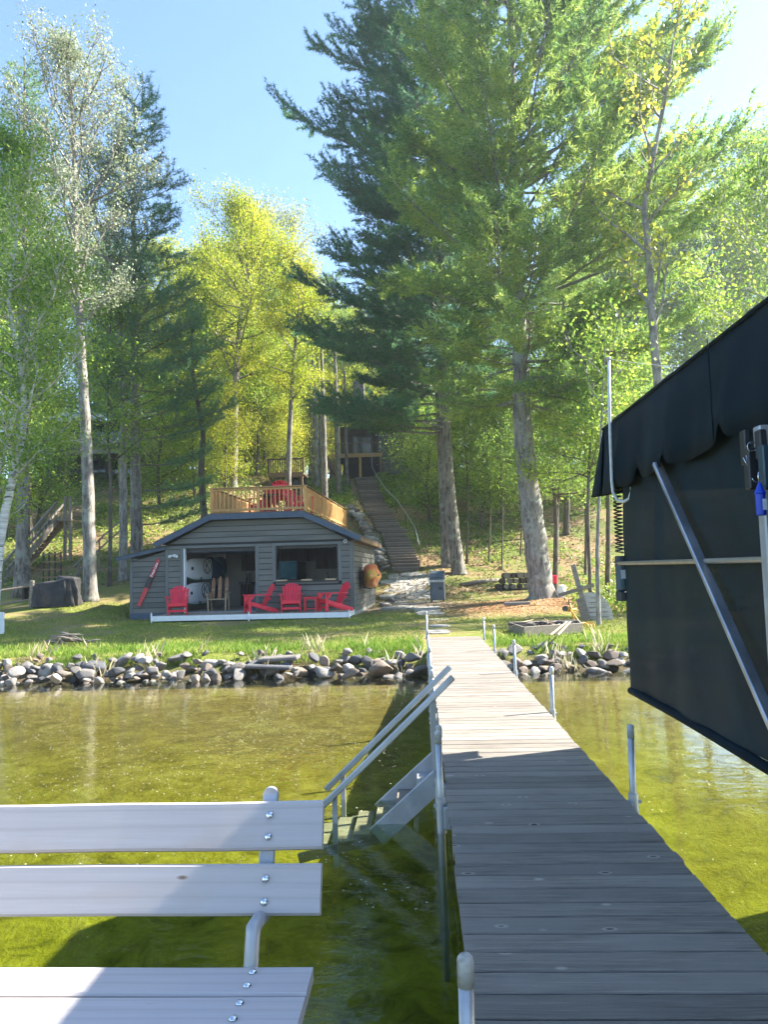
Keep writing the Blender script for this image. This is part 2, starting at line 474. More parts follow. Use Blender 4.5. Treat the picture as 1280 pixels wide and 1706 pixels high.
# ------------------------------------------------------------------ ground, lake bed, water
def ground_mat():
    m, n, l = _nt('ground')
    tc = n.new('ShaderNodeTexCoord'); v = tc.outputs['Object']
    sx = n.new('ShaderNodeSeparateXYZ'); l.new(v, sx.inputs[0]); X, Y = sx.outputs[0], sx.outputs[1]
    f1 = noise(n, l, v, .55, 6, .6); f2 = noise(n, l, v, 7, 6, .7); f3 = noise(n, l, v, 30, 4, .7)
    grass = ramp(n, l, f2, [(.3, (.10, .145, .022)), (.5, (.19, .225, .04)), (.7, (.28, .27, .075))])
    dry = ramp(n, l, f3, [(.3, (.17, .115, .055)), (.55, (.30, .22, .11)), (.7, (.38, .30, .17))])
    lawn = mix_rgb(n, l, ramp(n, l, f1, [(.44, 0), (.58, .8)]), grass, dry)
    # needle litter round the big pine
    def spot(cx, cy, r):
        a = math_(n, l, 'SUBTRACT', X, cx); b = math_(n, l, 'SUBTRACT', Y, cy)
        d = math_(n, l, 'SQRT', math_(n, l, 'ADD', math_(n, l, 'MULTIPLY', a, a), math_(n, l, 'MULTIPLY', b, b)))
        d = math_(n, l, 'ADD', d, math_(n, l, 'MULTIPLY', f1, 2.2))
        return ramp(n, l, math_(n, l, 'DIVIDE', d, r), [(.55, 1), (.95, 0)])
    needles = ramp(n, l, f3, [(.3, (.26, .12, .055)), (.55, (.42, .22, .11)), (.75, (.50, .32, .17))])
    lawn = mix_rgb(n, l, spot(3.6, 27.2, 5.2), lawn, needles)
    lawn = mix_rgb(n, l, spot(-.9, 29.5, 4.5), lawn, ramp(n, l, f3, [(.35, (.20, .16, .12)), (.65, (.33, .27, .20))]))
    leaf = ramp(n, l, f3, [(.25, (.08, .05, .025)), (.42, (.19, .125, .06)), (.56, (.32, .23, .12)), (.72, (.44, .34, .19))])
    moss = ramp(n, l, f2, [(.35, (.08, .13, .02)), (.6, (.16, .21, .04))])
    wood_ = mix_rgb(n, l, ramp(n, l, f1, [(.42, 0), (.56, .85)]), leaf, moss)
    k = ramp(n, l, math_(n, l, 'ADD', Y, math_(n, l, 'MULTIPLY', f1, 6)), [(0, 0), (1, 1)])
    mr = n.new('ShaderNodeMapRange'); mr.inputs[1].default_value = 33.5; mr.inputs[2].default_value = 38
    l.new(math_(n, l, 'ADD', Y, math_(n, l, 'MULTIPLY', f1, 6)), mr.inputs[0])
    c = mix_rgb(n, l, mr.outputs[0], lawn, wood_)
    wet = n.new('ShaderNodeMapRange'); wet.inputs[1].default_value = 14.5; wet.inputs[2].default_value = 15.3; l.new(Y, wet.inputs[0])
    c = mix_rgb(n, l, wet.outputs[0], (.10, .075, .05), c)
    return finish(m, n, l, c, .95, 0, math_(n, l, 'ADD', f2, f3), .8, .05, spec=.15)
def bed_mat():
    m, n, l = _nt('lake_bed_sand')
    tc = n.new('ShaderNodeTexCoord'); v = tc.outputs['Object']
    sx = n.new('ShaderNodeSeparateXYZ'); l.new(v, sx.inputs[0]); Y = sx.outputs[1]
    f1 = noise(n, l, v, .5, 6, .6, .5); f2 = noise(n, l, v, 2.6, 8, .7, 1.2); f3 = noise(n, l, v, 22, 5, .7)
    sand = ramp(n, l, f2, [(.3, (.16, .09, .045)), (.55, (.32, .20, .10)), (.7, (.42, .30, .17))])
    olive = ramp(n, l, f2, [(.3, (.12, .08, .02)), (.5, (.31, .215, .045)), (.7, (.43, .32, .10))])
    weed = ramp(n, l, f2, [(.32, (.055, .062, .008)), (.45, (.24, .20, .014)), (.66, (.42, .34, .035))])
    a = n.new('ShaderNodeMapRange'); a.inputs[1].default_value = 10.8; a.inputs[2].default_value = 7.5
    yy = math_(n, l, 'ADD', Y, math_(n, l, 'MULTIPLY', math_(n, l, 'SUBTRACT', f1, .5), 5)); l.new(yy, a.inputs[0])
    b = n.new('ShaderNodeMapRange'); b.inputs[1].default_value = 8; b.inputs[2].default_value = 3.5; l.new(yy, b.inputs[0])
    c = mix_rgb(n, l, a.outputs[0], sand, olive)
    c = mix_rgb(n, l, b.outputs[0], c, weed)
    c = mix_rgb(n, l, ramp(n, l, f3, [(.5, 0), (.68, .5)]), c, (.16, .13, .04))
    return finish(m, n, l, c, .95, 0, math_(n, l, 'ADD', f2, f3), .7, .05, spec=.1)
def water_mat():
    m, n, l = _nt('lake_water')
    tc = n.new('ShaderNodeTexCoord')
    mp = n.new('ShaderNodeMapping'); mp.inputs['Scale'].default_value = (1, 1.6, 1); l.new(tc.outputs['Object'], mp.inputs[0])
    f1 = noise(n, l, mp.outputs[0], 1.7, 3, .5, .4)
    f2 = noise(n, l, mp.outputs[0], 6.5, 3, .5, .6)
    f3 = noise(n, l, mp.outputs[0], 24, 2, .5)
    patch = ramp(n, l, noise(n, l, tc.outputs['Object'], .35, 3), [(.4, .15), (.6, 1)])
    h = math_(n, l, 'ADD', math_(n, l, 'MULTIPLY', f1, .75), math_(n, l, 'MULTIPLY', f2, .22))
    h = math_(n, l, 'ADD', h, math_(n, l, 'MULTIPLY', math_(n, l, 'MULTIPLY', f3, patch), .09))
    bp = n.new('ShaderNodeBump'); bp.inputs['Strength'].default_value = .26; bp.inputs['Distance'].default_value = .03
    l.new(h, bp.inputs['Height'])
    # Schlick reflectance of the water surface, the same from above and from below (no total reflection of the sun's rays)
    ge = n.new('ShaderNodeNewGeometry')
    dt = n.new('ShaderNodeVectorMath'); dt.operation = 'DOT_PRODUCT'; l.new(bp.outputs[0], dt.inputs[0]); l.new(ge.outputs['Incoming'], dt.inputs[1])
    ca = math_(n, l, 'ABSOLUTE', dt.outputs['Value'])
    p5 = math_(n, l, 'POWER', math_(n, l, 'SUBTRACT', 1.0, ca, True), 5.0)
    fr = math_(n, l, 'MULTIPLY_ADD', p5, .96); fr.node.inputs[2].default_value = .02
    t = n.new('ShaderNodeBsdfTransparent'); t.inputs[0].default_value = (.90, .97, .86, 1)
    g = n.new('ShaderNodeBsdfGlossy'); g.inputs['Roughness'].default_value = .015; l.new(bp.outputs[0], g.inputs['Normal'])
    mx = n.new('ShaderNodeMixShader'); l.new(fr, mx.inputs[0]); l.new(t.outputs[0], mx.inputs[1]); l.new(g.outputs[0], mx.inputs[2])
    va = n.new('ShaderNodeVolumeAbsorption'); va.inputs['Color'].default_value = (.70, .785, .47, 1); va.inputs['Density'].default_value = .95
    o = n.new('ShaderNodeOutputMaterial'); l.new(mx.outputs[0], o.inputs[0]); l.new(va.outputs[0], o.inputs['Volume'])
    return m
def sheet(name, xs, ys, fn, mat, smooth=True):
    X, Y = np.meshgrid(xs, ys); Z = fn(X, Y)
    V = np.stack([X, Y, Z], -1).reshape(-1, 3)
    nx, ny = len(xs), len(ys)
    i = np.arange(nx - 1)[None, :] + nx * np.arange(ny - 1)[:, None]; i = i.ravel()
    return npmesh(name, V, np.stack([i, i + 1, i + 1 + nx, i + nx], 1), mat=mat, smooth=smooth)
xs = np.concatenate([np.linspace(-700, -42, 12), np.linspace(-40, 40, 241), np.linspace(42, 700, 12)])
ysl = np.concatenate([np.linspace(14.0, 70, 200), np.linspace(72, 200, 30), np.linspace(230, 1200, 14)])
def gz(X, Y):
    return height(X, Y)
tag(link('ground', sheet('ground', xs, ysl, gz, ground_mat())), kind='structure')
ysb = np.concatenate([np.linspace(-400, -32, 8), np.linspace(-30, 14.02, 150)])
tag(link('lake_bed', sheet('lake_bed', xs, ysb, lambda X, Y: height(X, Y) - .002 + .05 * np.sin(X * 1.1) * np.sin(Y * .8) * .4 * (Y < 13), bed_mat())), kind='structure')
w = MB(); w.add([(-690, -395, 0), (690, -395, 0), (690, 14.75, 0), (-690, 14.75, 0), (-690, -395, -9), (690, -395, -9), (690, 14.75, -9), (-690, 14.75, -9)],
      [(0, 1, 2, 3), (7, 6, 5, 4), (0, 4, 5, 1), (1, 5, 6, 2), (2, 6, 7, 3), (3, 7, 4, 0)])
tag(w.build('lake_water', water_mat()), kind='structure')

# ------------------------------------------------------------------ long dock
DX0, DX1, DZ = .13, 1.285, .40
def plank_mesh(name, L, W, T, mat, seed, segs=8):
    r = random.Random(seed)
    mb = MB(); n = segs
    b = .0065
    prof = [(-W / 2, -T), (-W / 2, -b), (-W / 2 + b, 0), (W / 2 - b, 0), (W / 2, -b), (W / 2, -T)]
    vs, fs = [], []
    for i in range(n + 1):
        x = -L / 2 + L * i / n
        wv = r.uniform(-.0018, .0018); up = r.uniform(-.0012, .0012)
        vs += [(x, p[0] + wv, p[1] + up) for p in prof]
    k = len(prof)
    for i in range(n):
        for j in range(k): fs.append((i * k + j, i * k + (j + 1) % k, (i + 1) * k + (j + 1) % k, (i + 1) * k + j))
    fs += [tuple(range(k)), tuple(n * k + j for j in range(k))[::-1]]
    mb.add(vs, fs)
    return mb.mesh(name, mat)
dock = thing('dock', 'long straight plank dock of weathered boards running from the foreground to the shore', 'dock', (0, 0, 0))
dpl = [plank_mesh('plank', DX1 - DX0, .1405, .038, MT['dock'], s) for s in range(6)]
y = -1.9; i = 0
while y < 17.72:
    if not (-2 < y < 17.8): break
    r = random.Random(i * 13 + 5)
    link('plank', dpl[i % 6], dock, ((DX0 + DX1) / 2 + r.uniform(-.007, .007), y, DZ + r.uniform(-.0035, .0015)), (r.uniform(-.012, .012), 0, r.choice((0, PI)) + r.uniform(-.003, .003)))
    y += .1515; i += 1
for xx in (DX0 + .05, DX1 - .05):
    MB().beam((xx, -2, DZ - .105), (xx, 17.75, DZ - .105), .045, .13).build('side_frame', MT['galv'], dock)
cb = MB()
for yy in np.arange(-1.5, 17.8, 1.5): cb.beam((DX0 + .08, yy, DZ - .1), (DX1 - .08, yy, DZ - .1), .04, .08)
cb.build('cross_frame', MT['galv'], dock)
def dock_post(parent, x, y, top, cap, side, rad=.0215):
    zb = H(x, y) - .15
    dx = .012 * (top - zb) * random.Random(y * 7 + x).uniform(-1, 1)
    po = MB().tube([(x + dx * .3, y, zb), (x, y, DZ), (x - dx * .4, y, top - .02)], rad, 14).build('post', MT['galv'], parent, smooth=True)
    c = MB()
    pts = [(x - dx * .38, y, top - .085), (x - dx * .4, y, top - .022), (x - dx * .4, y, top - .010), (x - dx * .4, y, top - .003), (x - dx * .4, y, top)]
    c.tube(pts, [rad * 1.10, rad * 1.10, rad * .98, rad * .70, rad * .35], 14).build('post_cap', MT[cap], po, smooth=True)
    b = MB().tube([(x, y, DZ - .19), (x, y, DZ + .03)], rad * 1.45, 14)
    b.box((x + side * .04, y, DZ - .09), (.05, .09, .14), bev=.004).box((x - side * .035, y, DZ - .02), (.03, .02, .02))
    b.build('post_bracket', MT['alu_white'], po, smooth=False)
for yy in (5.18, 8.25, 11.43, 14.6, 16.95): dock_post(dock, DX1 + .045, yy, DZ + .47, 'capg', -1)
for yy, t in ((2.19, .86), (5.14, .86), (5.62, .80), (8.1, .88), (8.95, .82), (10.8, .86), (13.8, .86), (17.6, 1.0)): dock_post(dock, DX0 - .045, yy, t, 'capw' if yy < 6 else 'capg', 1)

# platform carrying the bench and the photographer
plat = thing('dock_platform', 'side platform of the dock under the white slatted bench', 'dock platform')
ppl = plank_mesh('plank', 2.9, .1435, .038, MT['dock'], 31)
y = -1.9; i = 0
while y < 1.3:
    link('plank', ppl, plat, (DX0 - .01 - 1.45, y, DZ - .004), (0, 0, (i % 2) * PI)); y += .1515; i += 1
for xx in (-2.7, -1.4, -.1): MB().beam((xx, -2, DZ - .11), (xx, 1.3, DZ - .11), .045, .13).build('side_frame', MT['galv'], plat)
for xx, yy in ((-2.72, 1.25), (-2.72, -1.2)): dock_post(plat, xx, yy, .7, 'capw', 1)

# ------------------------------------------------------------------ bench
bench = thing('bench', 'pale cedar slatted bench on aluminium brackets at the left edge of the foreground', 'bench')
def slat(name, a, b, W, T, nrm, mat, seed):
    """board from a to b (end centres of its front face), width along w = nrm x dir"""
    a, b, nrm = Vector(a), Vector(b), Vector(nrm).normalized()
    d = (b - a); L = d.length; d.normalize(); wd = nrm.cross(d).normalized()
    me = plank_mesh(name, L, W, T, mat, seed, 6)
    rot = Matrix((d, wd, nrm)).transposed().to_4x4()
    o = link(name, me, bench); o.matrix_local = Matrix.Translation((a + b) / 2) @ rot
    return o
XL, XR = -2.15, -.315
rec = R(24)
nb = Vector((0, -math.cos(rec), math.sin(rec)))
dn = Vector((0, -math.sin(rec), -math.cos(rec)))
topc = Vector((0, 2.36, 1.222))
for k, o in enumerate((0, .172)):
    c = topc + dn * (.0675 + o)
    slat('back_slat', (XL, c.y, c.z), (XR, c.y, c.z), .135, .036, nb, MT['bench'], 50 + k)
for k, yy in enumerate((2.037, 1.893, 1.749)):
    slat('seat_slat', (XL, yy, .87), (XR, yy, .87), .133, .036, (0, 0, 1), MT['bench'], 60 + k)
def bolt(p, nrm, par):
    nrm = Vector(nrm).normalized(); p = Vector(p)
    MB().tube([p, p + nrm * .003, p + nrm * .006, p + nrm * .0085], [.0115, .011, .0085, .003], 12).build('bolt', MT['chrome'], par, smooth=True)
for bx in (-.485, -1.96):
    br = MB()
    pts = [topc - dn * .030 - nb * .052]
    pts += [topc + dn * t - nb * .052 for t in (.1, .2, .3)]
    pts += [Vector((0, 2.165, .955)), Vector((0, 2.145, .93)), Vector((0, 2.13, .90)), Vector((0, 2.12, .87)), Vector((0, 2.105, .84)), Vector((0, 2.08, .815)), Vector((0, 2.0, .80)), Vector((0, 1.70, .805))]
    pts = [Vector((bx, p.y, p.z)) for p in pts]
    sp2 = []
    for i in range(len(pts) - 1):
        p0, p1, p2, p3 = pts[max(i - 1, 0)], pts[i], pts[i + 1], pts[min(i + 2, len(pts) - 1)]
        for t in (0, .25, .5, .75): sp2.append(.5 * ((2 * p1) + (p2 - p0) * t + (2 * p0 - 5 * p1 + 4 * p2 - p3) * t * t + (3 * p1 - p0 - 3 * p2 + p3) * t ** 3))
    sp2.append(pts[-1])
    br.beam(pts[0] + Vector((0, .001, .004)), pts[3], .047, .016, up=(0, 1, .02), bev=.004)
    bo = br.build('bracket', MT['alu_white'], bench)
    MB().tube([p for p in sp2 if p.z < pts[3].z + .02], .0205, 14).build('curved_tube', MT['alu_white'], bo, smooth=True)
    e0 = pts[0]
    MB().tube([e0 + Vector((0, .009, -.004)), e0 + Vector((0, -.009, -.004))], [.0235, .0235], 20).build('bracket_cap', MT['alu_white'], bo, smooth=False)
    for t in (.040, .100, .212, .272):
        q = topc + dn * t + nb * .001; bolt((bx + .01, q.y, q.z), nb, bo)
    for q in (2.07, 2.005, 1.925, 1.86): bolt((bx + .015, q, .8705), (0, 0, 1), bo)
    MB().tube([(bx, 1.2, .38), (bx, 1.35, .60), (bx, 1.75, .79)], .022, 10).build('leg', MT['alu_white'], bench, smooth=True)
    MB().tube([(bx, 1.0, .40), (bx, 1.0, .79)], .022, 10).beam((bx, .95, .795), (bx, 1.72, .797), .045, .02).build('leg', MT['alu_white'], bench, smooth=False)

# ------------------------------------------------------------------ swim steps
st = thing('swim_steps', 'aluminium stairs with two handrails going down into the water left of the dock', 'steps')
for yy in (6.0, 6.62):
    xt, zt, xb, zb = .10, .33, -.40, -.10
    MB().beam((xt, yy, zt), (xb, yy, zb), .035, .155, bev=.004).build('stringer', MT['alu_white'], st)
    MB().beam((.22, yy, 1.085), (-.86, yy, .085), .05, .045, bev=.006).build('handrail', MT['alu'], st)
    MB().beam((.06, yy + .025, .18), (.06, yy + .025, .93), .04, .03, up=(0, 1, 0)).build('rail_post', MT['alu'], st)
    MB().beam((-.715, yy + .025, -.33), (-.715, yy + .025, .205), .038, .03, up=(0, 1, 0)).build('rail_post', MT['alu_white'], st)
for k in range(6):
    x = -.02 - .165 * k; z = (.21, .075, -.03, -.10, -.15, -.19)[k]
    MB().box((x, 6.31, z), (.135, .58, .03), bev=.004).build('tread', MT['greywood'] if k else MT['alu_white'], st)
for yy in (6.02, 6.60): MB().beam((-.38, yy, -.11), (-1.0, yy, -.26), .03, .07).build('refracted_stringer', MT['greywood'], st)  # underwater part and treads bent flatter to imitate refraction

# ------------------------------------------------------------------ boat lift with canopy
CX = 1.77
lift = thing('boat_lift', 'boat lift with dark navy canopy and side curtain right of the dock', 'boat lift')
def canopy():
    mb = MB()
    y0, y1, ny = .4, 7.22, 150
    notches = [6.62, 6.05, 5.32, 4.28, 3.2, 2.1, 1.2]
    def bottom(y):
        d = min(abs(y - q) for q in notches)
        hi = min([q for q in notches if q >= y], default=7.4); lo = max([q for q in notches if q <= y], default=.2)
        t = (y - lo) / (hi - lo)
        return 2.600 + .085 * math.exp(-(d / .055) ** 2) - .045 * math.sin(t * PI) ** .8
    prof = [(-.06, None), (-.045, .25), (-.02, .6), (0, 1.0), (.10, 3.285), (.45, 3.45), (.9, 3.62), (1.4, 3.70), (1.9, 3.62), (2.35, 3.45), (2.7, 3.285), (2.8, 3.2), (2.83, 2.9), (2.85, 2.58)]
    vs = []; 
    for j in range(ny + 1):
        y = y0 + (y1 - y0) * j / ny
        for i, (dx, z) in enumerate(prof):
            fl = .020 * math.sin(y * 5.3 + 1) + .010 * math.sin(y * 13.)
            if i == 0: p = (CX - .02 + dx + fl, y, bottom(y))
            elif i < 4:
                b = bottom(y); zz = b + (3.2 - b) * z; k = 1 - z
                p = (CX - .02 + dx + fl * k + .012 * k * math.sin(y * 2.6 + z * 3), y, zz)
            else:
                sag = .03 * math.sin(y * 2.2 + .4) ** 2 + .006 * math.sin(y * 13)
                p = (CX - .02 + dx, y, z - sag)
            vs.append(p)
    k = len(prof); fs = []
    for j in range(ny):
        for i in range(k - 1): fs.append((j * k + i, j * k + i + 1, (j + 1) * k + i + 1, (j + 1) * k + i))
    # far end flap, flaring outwards at its hem
    base = len(vs)
    xs_ = np.linspace(0, 1, 24)
    top = []
    for j in range(7):
        t = j / 6
        for a in xs_:
            i = a * 9 + 3
            i0 = int(min(i, 11)); fr = i - i0
            q0 = vs[ny * k + i0]; q1 = vs[ny * k + min(i0 + 1, 12)]
            x = q0[0] * (1 - fr) + q1[0] * fr; zt = q0[2] * (1 - fr) + q1[2] * fr
            zb = 2.575 + .004 * math.sin(a * 20)
            x2 = x - (.06 * t if a == 0 else 0)
            vs.append((x2, y1 + t * (.50 * math.exp(-a * 9) - .14) + .006 * math.sin(a * 25) * t, zt + (zb - zt) * t))
    for j in range(6):
        for i in range(23): fs.append((base + j * 24 + i, base + j * 24 + i + 1, base + (j + 1) * 24 + i + 1, base + (j + 1) * 24 + i))
    # corner gore between the side valance and the end flap
    b2 = len(vs)
    for j in range(7):
        t = j / 6
        side = Vector((CX - .02 - .06 * t, y1, 3.2 + (bottom(y1) - 3.2) * t)); end = Vector(vs[base + j * 24])
        for s in range(4): vs.append(tuple(side.lerp(end, s / 3) + Vector((-.02 * math.sin(s / 3 * PI) * t, 0, 0))))
    for j in range(6):
        for s in range(3): fs.append((b2 + j * 4 + s, b2 + j * 4 + s + 1, b2 + (j + 1) * 4 + s + 1, b2 + (j + 1) * 4 + s))
    mb.add(vs, fs)
    return mb.mesh('canopy_cover', MT['canvas'], True)
cv = link('canopy_cover', canopy(), lift)
sol = cv.modifiers.new('thickness', 'SOLIDIFY'); sol.thickness = .004
for ys in (2.6, 4.42):
    MB().tube([(CX - .083 + .0 * z, ys, z) for z in (2.58, 2.9, 3.1, 3.19)], .004, 4).build('fabric_seam', MT['canvas'], cv, smooth=True)
MB().tube([(CX - .03, y, 3.19 - .001 * i) for i, y in enumerate(np.linspace(.4, 7.22, 8))], .012, 6).build('canopy_seam', MT['canvas'], cv, smooth=True)
def curtain_mat():
    m, n, l = _nt('mesh_curtain')
    v = coords(n, l, (1, 1, 1), False)
    tc = n.new('ShaderNodeTexCoord'); s = n.new('ShaderNodeSeparateXYZ'); l.new(tc.outputs['Object'], s.inputs[0])
    f = noise(n, l, v, 1.3, 6, .65, .8)
    f2 = noise(n, l, coords(n, l, (1, 1.2, 7), False), 2, 6, .7)
    c = ramp(n, l, f, [(.35, (.003, .011, .015)), (.6, (.006, .019, .025)), (.75, (.012, .029, .034))])
    c = mix_rgb(n, l, ramp(n, l, f2, [(.60, 0), (.75, .5)]), c, (.022, .036, .042))
    b = n.new('ShaderNodeBsdfPrincipled'); l.new(c, b.inputs['Base Color']); b.inputs['Roughness'].default_value = .7; b.inputs['Specular IOR Level'].default_value = .2
    bp = n.new('ShaderNodeBump'); bp.inputs['Strength'].default_value = .3; bp.inputs['Distance'].default_value = .02; l.new(f, bp.inputs['Height']); l.new(bp.outputs[0], b.inputs['Normal'])
    t = n.new('ShaderNodeBsdfTransparent')
    mx = n.new('ShaderNodeMixShader'); mx.inputs[0].default_value = .01
    l.new(b.outputs[0], mx.inputs[1]); l.new(t.outputs[0], mx.inputs[2])
    o = n.new('ShaderNodeOutputMaterial'); l.new(mx.outputs[0], o.inputs[0])
    return m
def curt(u, v):
    y = .4 + u * (6.70 + .08 * (1 - v) - .4)
    z = .86 + v * 1.98
    return (CX + .012 * math.sin(y * 3.1 + z * 1.2) + .008 * math.sin(y * 9 + z) + .004 * math.sin(z * 8), y, z)
MB().grid(curt, 80, 24).build('seen_and_added_curtain', curtain_mat(), lift, smooth=True)
MB().tube([(CX, y, .84 - .006 * math.sin(y * 2)) for y in np.linspace(.4, 6.79, 30)], .032, 8).build('curtain_hem', MT['canvas'], lift, smooth=True)
MB().tube([(CX - .05, .4, 1.90), (CX - .05, 6.86, 1.925)], .017, 10).build('rail', MT['tan'], lift, smooth=True)
MB().beam((CX - .075, 5.50, 2.62), (CX - .075, 3.60, .82), .035, .062, up=(1, 0, 0), bev=.006).build('brace', MT['alu'], lift)
MB().grid(lambda u, v: (CX + 2.80 + .01 * math.sin(u * 40), .4 + u * 6.3, 1.1 + v * 1.7), 40, 8).build('seen_and_added_curtain', bpy.data.materials['mesh_curtain'], lift, smooth=True)  # unseen far-side curtain, added to keep sun off the bed under the dock
MB().beam((CX - .09, 3.77, .55), (CX - .09, 3.77, 2.56), .075, .075, bev=.008).build('post', MT['alu_white'], lift)
for xx, yy in ((CX + 2.75, 3.77), (CX + 2.75, .9), (CX - .09, .9)): MB().beam((xx, yy, H(xx, yy) - .1), (xx, yy, 2.75), .08, .08, bev=.008).build('post', MT['alu_white'], lift)
MB().beam((CX - .09, 3.77, H(1.7, 3.77) - .1), (CX - .09, 3.77, .55), .09, .09).build('lower_post', MT['alu_white'], lift)
for zz in (2.72,):
    fr = MB()
    for xx in (CX + .05, CX + 2.72): fr.tube([(xx, .4, 3.12), (xx, 7.15, 3.12)], .02, 8)
    for yy in (.45, 2.6, 4.8, 7.1): fr.tube([(CX + .05, yy, 3.12), (CX + .45, yy, 3.38), (CX + 1.4, yy, 3.60), (CX + 2.3, yy, 3.38), (CX + 2.72, yy, 3.12)], .016, 8)
    fr.build('canopy_frame', MT['alu_white'], lift, smooth=True)
# winch motor on its plate
mo = MB().box((CX + .02, 6.95, 1.80), (.05, .16, .36), bev=.01).build('winch_plate', MT['black'], lift)
MB().tube([(CX - .02, 6.82, 1.93), (CX - .02, 6.82, 1.915), (CX - .02, 6.82, 1.70), (CX - .02, 6.82, 1.685)], [.045, .055, .055, .045], 16).build('motor', MT['motor'], mo, smooth=False)
MB().tube([(CX - .02, 6.82, 1.685), (CX - .02, 6.82, 1.675), (CX - .02, 6.82, 1.60)], [.05, .06, .058], 14).tube([(CX - .02, 6.82, 1.99), (CX - .02, 6.82, 1.93)], [.05, .058], 14).build('motor_cap', MT['black'], mo, smooth=False)
MB().box((CX - .018, 6.762, 1.83), (.05, .006, .075)).build('label_plate', MT['label'], mo)
cc = [(CX + .0 + .034 * math.cos(t), 6.93 + .034 * math.sin(t), 2.02 + t / (2 * PI) * .0335) for t in np.linspace(0, 2 * PI * 19, 19 * 9)]
MB().tube(cc, .0075, 5).build('coiled_cord', MT['rubber'], lift, smooth=True)
# latch boxes on the post under the valance
for (px, py, w_, h_, key) in ((1240, 747, .03, .17, 'black'), (1266, 742, .035, .14, 'black'), (1252, 782, .06, .20, 'black'), (1271, 780, .03, .21, 'motor')):
    p = P(px, py, Y=1.62 / ((px - 702) / 1281))
    MB().box((p.x, p.y - .02, p.z), (w_, .06, h_), bev=.006).build('latch_box', MT[key], lift)
p = P(1254, 744, Y=3.70)
MB().tube([(p.x + .022 * math.cos(a), p.y, p.z + .022 * math.sin(a)) for a in np.linspace(0, 2 * PI, 20)], .0022, 5).build('split_ring', MT['chrome'], lift, smooth=True)
p = P(1245, 772, Y=3.74)
MB().tube([(p.x, p.y, p.z + .04), (p.x + .01, p.y, p.z - .03), (p.x - .015, p.y, p.z + .03)], .003, 5).build('cotter_pin', MT['chrome'], lift, smooth=True)
p = P(1265, 800, Y=3.62)
MB().tube([(p.x + .028 * math.cos(a), p.y, p.z + .01 + .02 * math.sin(a)) for a in np.linspace(PI, 2.1 * PI, 14)], .003, 5).build('wire_hook', MT['chrome'], lift, smooth=True)
kf = thing('key_float', 'blue foam key float hanging from the boat lift post', 'key float', P(1268, 830, Y=3.58))
MB().tube([(0, 0, .075), (0, 0, .06), (0, 0, .022), (0, 0, .018), (0, 0, -.075), (0, 0, -.08)], [.004, .010, .026, .022, .022, .018], 14).build('float_body', MT['blue'], kf, smooth=False)
MB().tube([(0, 0, .07), (-.004, 0, .10), (0, 0, .12)], .003, 5).build('key_loop', MT['chrome'], kf, smooth=True)
MB().box((.008, -.0225, -.03), (.018, .003, .05)).build('printed_patch', MT['label'], kf)
hk = thing('hook_pole', 'thin white pole curving into a hook against the canopy corner', 'pole', P(1020, 800, Y=6.6))
o = hk.location
pts = [P(1015, 597, Y=6.6), P(1016.5, 700, Y=6.6), P(1020, 800, Y=6.6), P(1022, 820, Y=6.6), P(1029, 833, Y=6.58), P(1040, 836, Y=6.54), P(1049, 831, Y=6.5), P(1053, 818, Y=6.46), P(1053, 811, Y=6.44)]
pts = [p + Vector((-.06 if i < 4 else -.05, 0, 0)) * 0 - o for i, p in enumerate(pts)]
MB().tube(pts, .0135, 8).build('pole_rod', MT['fibre'], hk, smooth=True)
MB().tube([pts[0] + Vector((0, 0, -.015)), pts[0] + Vector((0, 0, .01))], .019, 8).build('tip_cap', MT['capw'], hk, smooth=True)
a = P(1015, 598, Y=6.6); b = P(1290, 606, Y=5.8)
wr = MB().tube([a.lerp(b, t) + Vector((0, 0, -.05 * math.sin(t * PI))) for t in np.linspace(0, 1.6, 9)], .0022, 4).build('bird_wire', MT['rope'], smooth=True)
tag(wr, 'thin pale wire stretched from the hook pole over the canopy', 'wire')
# ------------------------------------------------------------------ boathouse
BA = R(-1.9)
bh = thing('boathouse', 'grey green boathouse with open garage door, serving window and cedar roof deck', 'boathouse', (-2.31, 26.0, 0), BA)
FZ = .70   # floor height
# wall cores: (u, v, z) local, u right, v back
def core(name, boxes, mat='trim', parent=None):
    mb = MB()
    for (a, b) in boxes:
        mb.box(((a[0] + b[0]) / 2, (a[1] + b[1]) / 2, (a[2] + b[2]) / 2), (abs(b[0] - a[0]), abs(b[1] - a[1]), abs(b[2] - a[2])))
    return mb.build(name, MT[mat], parent or bh)
UL, DEP = -6.51, 7.6
core('front_wall', [((UL, 0, .45), (-5.87, .12, 3.0)), ((-3.35, 0, .45), (-2.65, .12, 3.0)), ((-.49, 0, .45), (0, .12, 3.0)), ((-5.87, 0, 2.9), (-3.35, .12, 3.0)), ((-2.65, 0, .45), (-.49, .12, 1.66)), ((-2.65, 0, 2.9), (-.49, .12, 3.0))], 'lap_shadow')
MB().prism([(UL, 3.0), (0, 3.0), (0, 3.02), (-1.61, 3.84), (-4.87, 3.84), (UL, 3.02)], 'y', .0, .12).build('gable', MT['lap_shadow'], bh)
MB().prism([(UL, .45), (0, .45), (0, 3.02), (-1.61, 3.84), (-4.87, 3.84), (UL, 3.02)], 'y', DEP - .12, DEP).build('back_wall', MT['trim'], bh)
core('right_wall', [((-.12, .12, .45), (0, DEP - .12, 3.02))], 'lap_shadow')
core('left_wall', [((UL, .12, .45), (UL + .12, DEP - .12, 3.02))])
core('foundation', [((-.02, .02, .30), (.035, DEP + .02, .60))], 'concrete')
core('floor_slab', [((UL + .12, .12, .45), (-.12, DEP - .12, FZ))], 'concrete')
